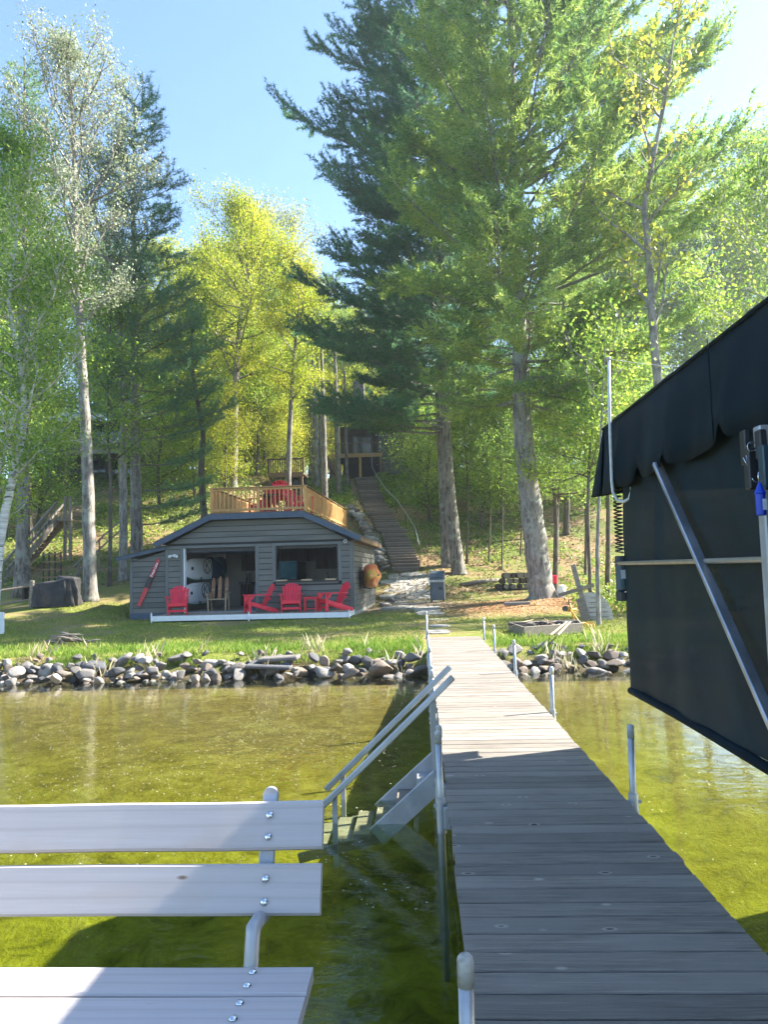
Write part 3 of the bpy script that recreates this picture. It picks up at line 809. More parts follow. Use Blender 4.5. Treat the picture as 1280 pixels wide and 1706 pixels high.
# interior lining
core('interior_lining', [((UL + .125, .5, FZ), (UL + .14, 5.2, 2.98)), ((UL + .14, 5.2, FZ), (-.14, 5.25, 2.98)), ((-.14, .125, FZ), (-.125, 5.2, 2.98)), ((UL + .14, .13, 2.98), (-.14, 5.2, 3.0))], 'offwhite')
# lap siding: one board per course and bay
def lap(poly_z0, z1, u0, u1, cutl=None, cutr=None, axis='front', off=0.0):
    """board with its lower edge proud; cutl/cutr = u at top edge"""
    z0 = poly_z0
    a0, b0 = u0, u1
    a1 = cutl if cutl is not None else u0; b1 = cutr if cutr is not None else u1
    t0, t1 = .030, .014
    if axis == 'front':
        vs = [(a0, -t0, z0), (b0, -t0, z0), (b1, -t1, z1), (a1, -t1, z1), (a0, 0, z0), (b0, 0, z0), (b1, 0, z1), (a1, 0, z1)]
        vs = [(x, y_ + off, z) for x, y_, z in vs]
    else:
        vs = [(t0, a0, z0), (t0, b0, z0), (t1, b0, z1), (t1, a0, z1), (0, a0, z0), (0, b0, z0), (0, b0, z1), (0, a0, z1)]
    return MB().add(vs, [(0, 1, 2, 3), (7, 6, 5, 4), (0, 4, 5, 1), (3, 2, 6, 7), (0, 3, 7, 4), (1, 5, 6, 2)])
def roof_u(z, side):   # wall outline under the fascia
    if z <= 3.0: return UL if side < 0 else 0
    t = (z - 3.0) / .84
    return (UL + t * (UL * 0 + (-4.87 - UL))) if side < 0 else (0 + t * (-1.61))
z = .60; CR = .19
while z < 3.80:
    z1 = min(z + CR, 3.84)
    bays = []
    if z < 2.9 - .01:
        bays.append((UL + .10, -5.87 - .11))
        if z1 <= 1.70: bays.append((-3.35 + .11, -.10))
        else:
            bays.append((-3.35 + .11, -2.65 - .11))
            bays.append((-.49 + .11, -.10))
        z1b = z1
        if z < 1.60 < z1: pass
        if z1 > 2.9 + .09: z1b = z1
    else: bays.append((roof_u(z, -1) + .02, roof_u(z, 1) - .02))
    for (a, b) in bays:
        if z >= 2.89: lap(z, z1 - .020, a, b, roof_u(z1, -1) + .02, roof_u(z1, 1) - .02).build('siding_board', MT['siding'], bh)
        else: lap(z, min(z1 - .020, 2.99), a, b).build('siding_board', MT['siding'], bh)
    z += CR
z = .60
while z < 2.95:
    lap(z, min(z + CR - .020, 3.0), .10, 3.9, axis='side').build('siding_board', MT['siding'], bh)
    lap(z, min(z + CR - .020, 3.0), 3.905, DEP - .08, axis='side').build('siding_board', MT['siding'], bh)
    z += CR
def trim(a, b, T=.034, name='trim_board', mat='trim'):
    MB().box(((a[0] + b[0]) / 2, -T / 2 - .001, (a[1] + b[1]) / 2), (abs(b[0] - a[0]), T, abs(b[1] - a[1])), bev=.004).build(name, MT[mat], bh)
trim((UL, .5), (UL + .10, 2.99)); trim((-.10, .5), (0, 2.99))
MB().box((.017, .05, 1.75), (.034, .10, 2.5), bev=.004).build('trim_board', MT['trim'], bh)
MB().box((.017, DEP - .04, 1.75), (.034, .08, 2.5), bev=.004).build('trim_board', MT['trim'], bh)
for (a, b, zt, zb) in ((-5.87, -3.35, 2.9, .7), (-2.65, -.49, 2.9, 1.66)):
    trim((a - .11, zb), (a, zt)); trim((b, zb), (b + .11, zt)); trim((a - .11, zt), (b + .11, zt + .09))
trim((-2.65, 1.58), (-.49, 1.655))
core('door_jamb', [((-5.87, -.02, FZ), (-5.83, .16, 2.9))], 'white')
core('door_header', [((-5.83, .16, 2.78), (-3.35, .22, 2.98)), ((-2.65, .16, 2.80), (-.49, .2, 2.98))], 'black')
core('door_track', [((-5.83, .20, 2.76), (-3.35, 2.6, 2.775))], 'navy')
for uu in (-2.63, -.51): core('window_jamb', [((uu - .02, -.01, 1.66), (uu + .02, .14, 2.9))], 'black')
# fascia and roof
def fasc(a, b, mat='fascia', v=-.28, T=.05, h=.19, name='fascia'):
    MB().beam((a[0], v, a[1]), (b[0], v, b[1]), T, h, up=(0, 0, 1), bev=.005).build(name, MT[mat], bh)
fasc((-6.80, 3.02), (-4.86, 3.93)); fasc((-4.88, 3.935), (-1.60, 3.935)); fasc((-1.62, 3.93), (.31, 3.05))
def roofp(a, b, name='roof', v0=-.30, v1=DEP + .3, T=.05, dz=.10, mat='roofing'):
    MB().add([(a[0], v0, a[1] + dz), (b[0], v0, b[1] + dz), (b[0], v1, b[1] + dz), (a[0], v1, a[1] + dz), (a[0], v0, a[1] + dz - T), (b[0], v0, b[1] + dz - T), (b[0], v1, b[1] + dz - T), (a[0], v1, a[1] + dz - T)],
             [(0, 1, 2, 3), (7, 6, 5, 4), (0, 4, 5, 1), (2, 6, 7, 3), (0, 3, 7, 4), (1, 5, 6, 2)]).build(name, MT[mat], bh)
roofp((-6.83, 3.03), (-4.865, 3.945)); roofp((-4.86, 3.945), (-1.615, 3.945)); roofp((-1.61, 3.94), (.34, 3.05))
core('soffit', [((.0, -.25, 2.99), (.30, DEP + .28, 3.01))], 'brownwood')
core('eave_board', [((.31, -.28, 2.97), (.335, DEP + .3, 3.12))], 'brownwood')
# lean-to on the left
core('lean_to_wall', [((-7.80, .06, .45), (UL, .16, 2.5)), ((-7.80, .16, .45), (-7.70, 3.6, 2.45))], 'lap_shadow')
MB().prism([(-7.80, 2.5), (UL, 2.5), (UL, 2.82)], 'y', .06, .16).build('lean_to_gable', MT['lap_shadow'], bh)
z = .72; CR2 = .178
while z < 2.75:
    z1 = z + CR2
    def ul(zz): return -7.70 if zz < 2.5 else min(-7.70 + (zz - 2.5) / .33 * 1.2, -6.53)
    if z1 < 2.86: lap(z, z1 - .020, ul(z), -6.53, ul(z1), -6.53, off=.06).build('siding_board', MT['siding'], bh)
    z += CR2
for (a, b) in (((-7.80, .72), (-7.70, 2.50)), ((-6.535, .45), (-6.515, 2.8))):
    MB().box(((a[0] + b[0]) / 2, .04, (a[1] + b[1]) / 2), (b[0] - a[0], .036, b[1] - a[1]), bev=.004).build('trim_board', MT['trim'], bh)
MB().box((-7.155, .035, .60), (1.29, .04, .23)).build('skirt_board', MT['fascia'], bh)
MB().beam((-8.24, -.10, 2.585), (-6.48, -.10, 2.94), .045, .13, bev=.004).build('fascia', MT['fascia'], bh)
MB().add([(-8.26, -.14, 2.64), (-6.50, -.14, 3.0), (-6.50, 3.8, 3.0), (-8.26, 3.8, 2.64), (-8.26, -.14, 2.66), (-6.50, -.14, 3.02), (-6.50, 3.8, 3.02), (-8.26, 3.8, 2.66)],
         [(0, 1, 2, 3), (7, 6, 5, 4), (0, 4, 5, 1), (2, 6, 7, 3), (0, 3, 7, 4), (1, 5, 6, 2)]).build('lean_to_roof', MT['roofing'], bh)
# roof deck railing
rl = MB().box((-3.25, 5.4, 4.075), (3.30, 10.9, .03)).build('roof_deck', MT['brownwood'], bh)
RU0, RU1, RV0, RV1 = -4.90, -1.61, .12, 10.8
for uu in (RU0, (RU0 + RU1) / 2, RU1): MB().box((uu, RV0, 4.50), (.095, .095, .90), bev=.006).build('railing_post', MT['cedar'], rl)
for uu in (RU0, RU1):
    for vv in np.linspace(RV0, RV1, 7)[1:]: MB().box((uu, vv, 4.50), (.09, .09, .90), bev=.006).build('railing_post', MT['cedar'], rl)
MB().beam((RU0 - .07, RV0, 4.955), (RU1 + .07, RV0, 4.955), .14, .032, bev=.005).build('railing_cap', MT['cedar_h'], rl)
MB().beam((RU0, RV0, 4.89), (RU1, RV0, 4.89), .04, .07).build('top_rail', MT['cedar'], rl)
MB().beam((RU0, RV0, 4.19), (RU1, RV0, 4.19), .04, .08).build('bottom_rail', MT['cedar'], rl)
for uu in (RU0, RU1):
    MB().beam((uu, RV0 + .075, 4.957), (uu, RV1, 4.957), .14, .032, bev=.005).build('railing_cap', MT['brownwood'], rl)
    MB().beam((uu, RV0 + .05, 4.89), (uu, RV1, 4.89), .04, .07).build('top_rail', MT['cedar'], rl)
    MB().beam((uu, RV0 + .05, 4.19), (uu, RV1, 4.19), .04, .08).build('bottom_rail', MT['cedar'], rl)
bal = MB().box((0, 0, 0), (.038, .038, .66)).mesh('baluster', MT['cedar'])
for s0, s1 in ((RU0, (RU0 + RU1) / 2), ((RU0 + RU1) / 2, RU1)):
    for k in range(1, 11): link('baluster', bal, rl, (s0 + (s1 - s0) * k / 11, RV0, 4.535))
for uu in (RU0, RU1):
    k = 0; vv = RV0 + .14
    while vv < RV1 - .05: link('baluster', bal, rl, (uu, vv, 4.535)); vv += .10
dp = MB()
for uu in (-4.8, -1.7):
    for vv in (8.6, 10.7): dp.box((uu, vv, 2.4), (.14, .14, 3.3))
dp.build('deck_support', MT['brownwood'], bh)
for px in (370, 388, 473, 486): pass

# floodlight and camera fixed on the wall
lp = thing('wall_floodlight', 'twin head white floodlight on the boathouse wall above the leftmost red chair', 'floodlight')
lp.parent = None
def B(u, v, z):   # boathouse local to world
    c, s = math.cos(BA), math.sin(BA)
    return Vector((-2.31 + u * c - v * s, 26.0 + u * s + v * c, z))
lp.location = B(-6.19, -.03, 2.66)
MB().tube([(0, 0, 0), (0, -.04, 0)], .055, 14).build('mount_plate', MT['white'], lp)
for s in (-1, 1): MB().tube([(s * .05, -.04, 0), (s * .10, -.08, -.01), (s * .13, -.16, -.03)], [.025, .045, .05], 12).build('lamp_head', MT['white'], lp, smooth=False)
sc_ = thing('security_camera', 'small round white security camera under the right eave of the boathouse', 'camera', B(-.23, -.03, 2.99))
MB().tube([(0, 0, 0), (0, -.03, 0), (0, -.07, 0)], [.065, .065, .05], 16).build('housing', MT['white'], sc_, smooth=False)
MB().tube([(0, -.071, 0), (0, -.085, 0)], .032, 12).build('lens', MT['black'], sc_)

# low front deck
fd = thing('front_deck', 'low grey deck with white metal edge in front of the boathouse', 'deck', B(0, 0, 0), BA)
fpl = plank_mesh('plank', 6.36, .138, .035, MT['brownwood'], 90)
gp = wood('sun_bleached_deck', (.40, .34, .25), (.22, .18, .13), 'x', rnd=.3)
fpl.materials.clear(); fpl.materials.append(gp)
for k in range(11): link('plank', fpl, fd, (-3.165, -.09 - k * .1435, .685 + random.uniform(-.002, .002)), (0, 0, PI * (k % 2)))
MB().box((-3.165, -1.625, .60), (6.40, .03, .165), bev=.004).build('edge_channel', MT['white'], fd)
for uu in (-6.35, .02): MB().box((uu, -.82, .60), (.03, 1.57, .165)).build('edge_channel', MT['white'], fd)
for uu, t in ((-6.37, .78), (-3.17, .74), (.05, .74)):
    q = MB().tube([(uu, -1.66, .28), (uu, -1.66, t)], .024, 10).build('post', MT['white'], fd, smooth=True)
    MB().tube([(uu, -1.66, t), (uu, -1.66, t + .03)], [.026, .012], 10).build('post_cap', MT['capw'], q, smooth=True)
MB().beam((-6.2, -1.2, .55), (-.2, -1.2, .55), .06, .12).beam((-6.2, -.3, .55), (-.2, -.3, .55), .06, .12).build('joist', MT['greywood'], fd)

# ------------------------------------------------------------------ adirondack chairs
def chair(label, loc, rz, group='red adirondack chairs', tall=0):
    t = thing('adirondack_chair', label, 'chair', loc, rz, group)
    m = MT['red']
    t_ = tall
    if t_: 
        pass
    # back: 7 fanned slats
    rr = R(26)
    yb, zb = .20, .22 + t_
    for k in range(7):
        s = k - 3
        L = .80 - .012 * s * s
        tw = .074
        x0, x1 = s * .073, s * .092
        a = Vector((x0, yb, zb)); b = Vector((x1, yb + math.sin(rr) * L, zb + math.cos(rr) * L))
        MB().beam(a, b, tw, .02, up=(0, -math.cos(rr), math.sin(rr)), bev=.006).build('back_slat', m, t)
    MB().box((0, yb + .16, .44 + t_), (.60, .03, .06), bev=.004).build('back_brace', m, t)
    MB().box((0, yb + .33, .76 + t_), (.56, .03, .05), bev=.004).build('back_brace', m, t)
    for k in range(5):
        yy = -.30 + k * .105; zz = .375 - (k * .105) * .30 + t_
        MB().box((0, yy, zz), (.56, .095, .022), Matrix.Rotation(-.29, 3, 'X'), bev=.005).build('seat_slat', m, t)
    MB().box((0, -.35, .335 + t_), (.58, .025, .11), bev=.005).build('front_apron', m, t)
    if not t_: MB().box((0, -.33, .13), (.56, .03, .07), bev=.005).build('stretcher', m, t)
    for s in (-1, 1):
        MB().beam((s * .27, -.36, .335 + t_), (s * .25, .62, .03 + t_), .028, .13, bev=.005).build('side_rail', m, t)
        MB().box((s * .30, -.33, (.57 + t_) / 2), (.035, .10, .57 + t_), bev=.005).build('front_leg', m, t)
        MB().prism([(s * .26, -.42), (s * .40, -.42), (s * .415, -.20), (s * .36, .20), (s * .335, .42), (s * .285, .42), (s * .27, .0)], 'z', .575 + t_, .598 + t_).build('armrest', m, t)
        MB().prism([(-.30, .57 + t_), (-.16, .57 + t_), (-.28, .40 + t_)], 'x', s * .325, s * .345).build('arm_bracket', m, t)
        if t_: MB().box((s * .27, .45, .35), (.035, .09, .75), bev=.004).build('rear_leg', m, t)
    return t
chair('red adirondack chair at the left end of the deck, facing the lake', B(-5.77, -.85, .686), BA + R(14))
chair('red adirondack chair turned left in front of the garage opening', B(-3.10, -.80, .686), BA + R(-62))
chair('red adirondack chair facing the lake under the serving window', B(-1.97, -.78, .686), BA + R(9))
chair('red adirondack chair at the right corner of the deck beside the little table', B(-.60, -.78, .686), BA + R(-58))
tb = thing('side_table', 'small red slatted side table between two red chairs under the window', 'table', B(-1.30, -.85, .686), BA)
for sx in (-1, 1):
    for sy in (-1, 1): MB().box((sx * .18, sy * .16, .225), (.035, .035, .45), bev=.003).build('leg', MT['red'], tb)
for k in range(4): MB().box((0, -.17 + k * .113, .465), (.46, .10, .022), bev=.004).build('top_slat', MT['red'], tb)
MB().box((0, -.16, .43), (.36, .02, .05)).box((0, .16, .43), (.36, .02, .05)).build('apron', MT['red'], tb)
MB().box((0, 0, .10), (.36, .30, .02)).build('shelf', MT['red'], tb)
# chairs and table on the roof deck
chair('tall red adirondack chair turned away from the lake on the roof deck', B(-2.72, 1.9, 4.09), BA + R(176), 'red chairs on the roof deck', .30)
chair('red adirondack chair turned sideways at the right end of the roof deck', B(-2.05, 1.3, 4.09), BA + R(60), 'red chairs on the roof deck', .0)
chair('red adirondack chair on the left side of the roof deck', B(-3.75, 2.6, 4.09), BA + R(-120), 'red chairs on the roof deck', .12)
rt = thing('round_table', 'dark round table between the red chairs on the roof deck', 'table', B(-3.15, 1.9, 4.09), BA)
MB().tube([(0, 0, .72), (0, 0, .76)], .5, 24).build('table_top', MT['black'], rt)
for a in range(4): MB().beam((.12 * math.cos(a * PI / 2), .12 * math.sin(a * PI / 2), .72), (.38 * math.cos(a * PI / 2), .38 * math.sin(a * PI / 2), 0), .05, .05).build('leg', MT['rustmetal'], rt)

# ------------------------------------------------------------------ inside the boathouse
def sup(label, u0, v0, z0, nose_navy=True, yaw=R(8)):
    t = thing('paddle_board', label, 'paddle board', B(u0, v0, z0), BA - yaw, 'paddle boards racked on the inside wall')
    L, W, T = 3.2, .80, .11
    def half(s):   # half width along the length s 0..1 (0 = tail, near the door)
        return W / 2 * (max(0, 1 - abs((s - .46) / .54) ** 3.0)) ** .55 if s > .46 else W / 2 * (.62 + .38 * math.sin(min(1, s / .30) * PI / 2)) * (1 if s > .02 else .6)
    def section(lo, hi, mat, name, par, n=18):
        vs, fs = [], []
        ring = 10
        for i in range(n + 1):
            s = lo + (hi - lo) * i / n
            hw = max(.012, half(s)); th = T / 2 * min(1, .25 + hw / (W / 2))
            bow = .10 * max(0, s - .7) ** 2 * 9 * .5
            for k in range(ring):
                a = 2 * PI * k / ring
                ca, sa = math.cos(a), math.sin(a)
                vs.append((th * math.copysign(abs(ca) ** .5, ca) + bow, s * L, W / 2 + hw * math.copysign(abs(sa) ** .8, sa)))
        for i in range(n):
            for k in range(ring): fs.append((i * ring + k, i * ring + (k + 1) % ring, (i + 1) * ring + (k + 1) % ring, (i + 1) * ring + k))
        fs += [tuple(range(ring)), tuple(n * ring + k for k in range(ring))]
        return MB().add(vs, fs).build(name, mat, par, smooth=True)
    section(0, .70, MT['board'], 'hull', t)
    section(.7001, 1, MT['navy'], 'nose', t)
    pad = MB().box((T / 2 + .006, .55, W / 2 + .02), (.012, .16, .11), bev=.004).build('grip_pad', MT['black'], t)
    MB().box((T / 2 - .01, 1.28, .06), (.02, .06, .10)).build('fin_box', MT['black'], t)
    lg = MB()
    cx_, cz_ = 1.75, W / 2 + .09
    lg.tube([(T / 2 + .006, cx_ + .33 * math.cos(a), cz_ + .27 * math.sin(a)) for a in np.linspace(0, 2 * PI, 30)], .011, 5)
    for (a, b) in (((-.12, .20), (-.12, -.16)), ((-.12, .0), (.16, .2)), ((-.05, .05), (.18, -.12)), ((-.2, -.12), (.0, -.24)), ((.2, -.12), (.0, -.24))):
        lg.tube([(T / 2 + .006, cx_ + a[0], cz_ + a[1]), (T / 2 + .006, cx_ + b[0], cz_ + b[1])], .011, 5)
    lg.build('logo', MT['black'], t, smooth=True)
    MB().tube([(T / 2 - .03 + .0, .02 + s * 2.2, W / 2 - half(.01 + s * .69) * 1.0) for s in np.linspace(0, 1, 24)], .022, 6).build('rail_edge', MT['teal'], t, smooth=True)
    return t
sup('white paddle board with teal edge on the upper rack inside the garage opening', -6.03, .45, 1.80)
sup('white paddle board on the lower rack inside the garage opening, behind the leftmost chair', -6.05, .45, .92, yaw=R(6))
b3 = thing('paddle_board', 'navy blue board end showing behind the upper white paddle board', 'paddle board', B(-5.75, 2.6, 1.86), BA - R(4), 'paddle boards racked on the inside wall')
MB().prism([(0, 0), (1.2, .0), (1.5, .25), (1.5, .55), (1.2, .78), (0, .78)], 'x', 0, .1).build('hull', MT['navy'], b3)
MB().prism([(.2, .78), (.9, .6), (1.3, .12), (1.2, .05), (.8, .5), (.2, .7)], 'x', .1, .106).build('stripe', MT['teal'], b3)
ac = thing('wall_air_conditioner', 'white wall mounted air conditioner high on the inside wall of the boathouse', 'air conditioner', B(-5.95, 4.0, 2.62), BA)
MB().box((0, 0, .13), (.75, .22, .27), bev=.03).build('housing', MT['white'], ac)
MB().box((0, -.113, .03), (.66, .01, .04)).build('air_slot', MT['black'], ac)
kc = thing('kitchen_cabinets', 'dark plank cabinets and counter along the back wall inside the boathouse', 'cabinets', B(0, 5.2, 0), BA)
for (u0, u1, z0, z1, d_) in ((-5.15, -3.62, 2.12, 2.97, .35), (-3.60, -2.1, 2.44, 2.97, .06), (-2.10, -.2, 2.12, 2.97, .35), (-5.15, -3.62, .72, 1.60, .55), (-3.6, -.2, .72, 1.60, .55)):
    u = u0
    while u < u1 - .02:
        w_ = min(.135, u1 - u)
        MB().box((u + w_ / 2, -d_ / 2, (z0 + z1) / 2), (w_ - .008, d_, z1 - z0), bev=.003).build('plank', MT['darkwood'], kc)
        u += w_
MB().box((-2.65, -.30, 1.63), (5.1, .62, .04), bev=.004).build('countertop', MT['black'], kc)
MB().box((-3.05, -.02, 2.06), (1.0, .03, .75)).build('panel', MT['darkwood'], kc)
fa = thing('faucet', 'black kitchen faucet on the counter seen through the serving window', 'faucet', B(-1.62, 4.85, 1.65), BA)
MB().tube([(0, 0, 0), (0, 0, .22), (0, -.03, .30), (0, -.10, .31), (0, -.13, .25)], .016, 8).build('spout', MT['black'], fa, smooth=True)
MB().tube([(0, 0, .1), (.10, 0, .13)], .012, 6).build('handle', MT['black'], fa, smooth=True)
pt = tag(MB().tube([(0, 0, 0), (0, 0, .27)], .07, 16).build('paper_towel_roll', MT['offwhite'], None, B(-2.25, 4.85, 1.65), smooth=False), 'pale upright roll on the counter seen through the serving window', 'paper roll')
ct = thing('utensil_holder', 'blue black jar of utensils on the counter behind the garage opening', 'jar', B(-4.85, 4.75, 1.65), BA)
MB().tube([(0, 0, 0), (0, 0, .18)], .09, 12).build('jar', MT['navy'], ct)
for a in range(5): MB().beam((.03 * math.cos(a * 1.3), .03 * math.sin(a * 1.3), .1), (.10 * math.cos(a * 1.3), .08 * math.sin(a * 1.3), .36), .025, .015).build('utensil', MT['black'], ct)
tv = thing('television', 'flat television with a blue underwater picture seen through the serving window', 'television', B(-3.06, 4.0, 1.72), BA)
MB().box((0, 0, .36), (.74, .05, .78), bev=.006).build('bezel', MT['black'], tv)
scm, n_, l_ = _nt('television_screen')
f_ = noise(n_, l_, coords(n_, l_, (1, 1, 1), False), 7, 4)
cc_ = ramp(n_, l_, f_, [(.3, (.01, .05, .09)), (.62, (.03, .12, .17)), (.68, (.35, .45, .48))])
e_ = n_.new('ShaderNodeEmission'); l_.new(cc_, e_.inputs[0]); e_.inputs[1].default_value = .07
o_ = n_.new('ShaderNodeOutputMaterial'); l_.new(e_.outputs[0], o_.inputs[0])
MB().box((0, -.028, .37), (.68, .006, .68)).build('screen', scm, tv)
MB().box((0, .05, -.03), (.5, .3, .05)).build('stand', MT['black'], tv)
for uu in (-2.45, -1.58, -.76):
    s_ = thing('serving_board', {-2.45: 'pale wooden stool top in the left corner of the serving window', -1.58: 'pale wooden stool top in the middle of the serving window sill', -.76: 'pale wooden stool top at the right of the serving window sill'}[uu], 'stool', B(uu, -.02, 1.695), BA, 'pale stool tops along the window sill')
    MB().box((0, 0, .02), (.36, .22, .055), bev=.01).build('seat', MT['palewood'], s_)
MB().box((-1.57, .04, 1.675), (2.16, .30, .035), bev=.004).build('window_sill', MT['black'], bh)
# chair made of old skis
sk = thing('ski_chair', 'varnished chair with a back made of three wooden water skis inside the garage', 'chair', B(-4.95, .95, .70), BA + R(4))
for k, (x, L) in enumerate(((-.24, .78), (0, .84), (.24, .80))):
    q = MB()
    rr = R(14)
    prof = []
    for i in range(9):
        s = i / 8
        hw = .065 * (1 if s < .75 else math.sqrt(max(.02, 1 - ((s - .75) / .25) ** 2)))
        yy = .18 + math.sin(rr) * L * s; zz = .42 + math.cos(rr) * L * s
        prof.append((hw, yy, zz))
    vs = [(x - h, y_, z_) for h, y_, z_ in prof] + [(x + h, y_, z_) for h, y_, z_ in prof] + [(x - h, y_ + .02, z_) for h, y_, z_ in prof] + [(x + h, y_ + .02, z_) for h, y_, z_ in prof]
    fs = []
    for i in range(8):
        fs += [(i, i + 1, 10 + i, 9 + i), (18 + i, 27 + i, 28 + i, 19 + i), (i, 18 + i, 19 + i, i + 1), (9 + i, 10 + i, 28 + i, 27 + i)]
    fs += [(8, 26, 35, 17), (0, 9, 27, 18)]
    so = q.add(vs, fs).build('back_ski', MT['ski_wood'], sk)
    MB().box((x, .175 + math.sin(rr) * L * .42, .42 + math.cos(rr) * L * .42), (.10, .05, .07), bev=.01).build('toe_binding', MT['palewood'], so)
MB().box((0, -.03, .41), (.62, .48, .04), bev=.006).build('seat', MT['palewood'], sk)
for s in (-1, 1):
    MB().box((s * .34, -.02, .60), (.09, .62, .03), Matrix.Rotation(.10, 3, 'X'), bev=.006).build('armrest', MT['palewood'], sk)
    MB().beam((s * .33, -.24, .60), (s * .30, -.24, .0), .05, .05).build('front_leg', MT['palewood'], sk)
    MB().beam((s * .32, .22, .58), (s * .31, .34, .0), .05, .05).build('rear_leg', MT['palewood'], sk)
fridge = thing('crate_stack', 'dark striped crates on the floor beside the cabinets in the garage', 'crates', B(-3.95, 3.4, .70), BA)
for k in range(3):
    MB().box((0, 0, .14 + k * .27), (.5, .4, .25), bev=.01).build('crate', MT['maroon' if k % 2 else 'black'], fridge)
lb = thing('blue_board', 'leaning blue board behind the second red chair at the edge of the garage opening', 'board', B(-3.52, .55, .70), BA)
MB().prism([(-.12, 0), (.06, 0), (.16, .5), (.17, .95), (.12, 1.15), (.03, 1.0), (-.06, .5)], 'y', 0, .05).build('hull', MT['navy'], lb)
# recessed ceiling lights that are lit
em, n_, l_ = _nt('lit_lamp')
e_ = n_.new('ShaderNodeEmission'); e_.inputs[0].default_value = (1, .9, .75, 1); e_.inputs[1].default_value = 6
o_ = n_.new('ShaderNodeOutputMaterial'); l_.new(e_.outputs[0], o_.inputs[0])
for (u, v_, zz, lab) in ((-3.55, .9, 2.90, 'small lit ceiling lamp at the top right of the garage opening'), (-1.02, .9, 2.93, 'small lit ceiling lamp at the top of the serving window'), (-4.6, 2.6, 2.93, 'small lit ceiling lamp deep inside the garage'), (-2.9, 3.0, 2.93, 'small lit ceiling lamp above the television')):
    t = thing('ceiling_lamp', lab, 'lamp', B(u, v_, zz), BA, 'recessed lamps in the boathouse ceiling')
    MB().tube([(0, 0, .02), (0, 0, .05)], .06, 12).build('housing', MT['white'], t)
    MB().tube([(0, 0, 0), (0, 0, .02)], .035, 12).build('bulb', em, t)

# ------------------------------------------------------------------ water ski sign on the lean-to
ws = thing('water_ski', 'red water ski hung diagonally on the lean-to wall with white lettering Big Trout Lake', 'water ski', B(-7.10, .02, 1.78), 0)
a_ = Vector((-.365, 0, -.82)); b_ = Vector((.365, 0, .82))
ang = math.atan2(b_.z - a_.z, b_.x - a_.x)
skr = Matrix.Rotation(-ang, 4, 'Y')
def skp(s0, s1, mat, name, y0, y1, shrink=1.0, n=12):
    L = (b_ - a_).length
    top, bot = [], []
    for i in range(n + 1):
        s = s0 + (s1 - s0) * i / n
        x = (s - .5) * L
        w_ = (.062 + .026 * sm(.0, .45, s)) * shrink
        if s > .86: w_ *= math.sqrt(max(.0, 1 - ((s - .86) / .14) ** 2)) * .96 + .04
        top.append((x, float(w_))); bot.append((x, -float(w_)))
    o = MB().prism(top + bot[::-1], 'y', y0, y1).build(name, mat, ws); o.matrix_local = skr
    return o
skp(0, .50, MT['redski'], 'ski_tail', -.030, -.008)
skp(.50, 1.0, MT['maroon'], 'ski_front', -.030, -.008)
skp(.52, .985, MT['redski'], 'front_panel', -.034, -.0302, .62)
bd = skp(.38, .60, MT['black'], 'binding', -.075, -.031, .85)
cu = bpy.data.curves.new('lettering', 'FONT'); cu.body = 'Big Trout Lake'; cu.size = .165; cu.align_x = 'CENTER'; cu.align_y = 'CENTER'; cu.extrude = .002; cu.offset = .002
cu.materials.append(MT['white'])
lt = bpy.data.objects.new('lettering', cu); col.objects.link(lt); lt.parent = ws
lt.matrix_local = Matrix.Translation((.150, -.037, .335)) @ skr @ Matrix.Rotation(R(90), 4, 'X')
cu.size = .118
bpy.context.view_layer.update()
lme = bpy.data.meshes.new_from_object(lt.evaluated_get(bpy.context.evaluated_depsgraph_get()))
lm_ = lt.matrix_local.copy()
bpy.data.objects.remove(lt)
lt = link('lettering', lme, ws); lt.matrix_local = lm_

# ------------------------------------------------------------------ kayak on the right wall
om, n_, l_ = _nt('orange_yellow_kayak_plastic')
v_ = coords(n_, l_, (1, .8, 1), False)
f_ = noise(n_, l_, v_, 1.9, 2, .4, .6)
finish(om, n_, l_, ramp(n_, l_, f_, [(.30, (.72, .62, .05)), (.40, (.85, .42, .10)), (.50, (.80, .20, .07)), (.72, (.78, .14, .07))]), .32, 0, f_, .1, .01)
ky = thing('kayak', 'orange and yellow sit-on kayak hung on its side on the right wall of the boathouse', 'kayak', B(.10, 1.0, 1.78), BA)
def kay(i_, n):
    s = i_ / n
    hw = .44 * math.sin(max(.02, min(.98, s)) * PI) ** .55
    return s, hw
vs, fs = [], []; n = 28; ring = 20
for i in range(n + 1):
    s, hw = kay(i, n)
    dp_ = .24 * (math.sin(max(.02, min(.98, s)) * PI) ** .5)
    for k in range(ring):
        a = 2 * PI * k / ring
        ca, sa = math.cos(a), math.sin(a)
        x = dp_ * math.copysign(abs(ca) ** .7, ca) * 1.05
        zz = hw * math.copysign(abs(sa) ** .85, sa)
        if ca > .3:   # the deck side: seat well, foot wells and raised nose
            well = .17 * math.exp(-((s - .45) / .10) ** 2) * math.exp(-(zz / .20) ** 2) + .10 * math.exp(-((s - .25) / .06) ** 2) * (math.exp(-((zz - .15) / .07) ** 2) + math.exp(-((zz + .15) / .07) ** 2)) + .09 * math.exp(-((s - .72) / .08) ** 2) * math.exp(-(zz / .17) ** 2)
            x += .06 + .05 * math.cos(zz * 14) * math.sin(s * PI) - well
        curve = .16 * (abs(s - .5) * 2) ** 3
        vs.append((.24 + x + curve, s * 3.0, zz))
for i in range(n):
    for k in range(ring): fs.append((i * ring + k, i * ring + (k + 1) % ring, (i + 1) * ring + (k + 1) % ring, (i + 1) * ring + k))
fs += [tuple(range(ring)), tuple(n * ring + k for k in range(ring))]
MB().add(vs, fs).build('hull', om, ky, smooth=True)
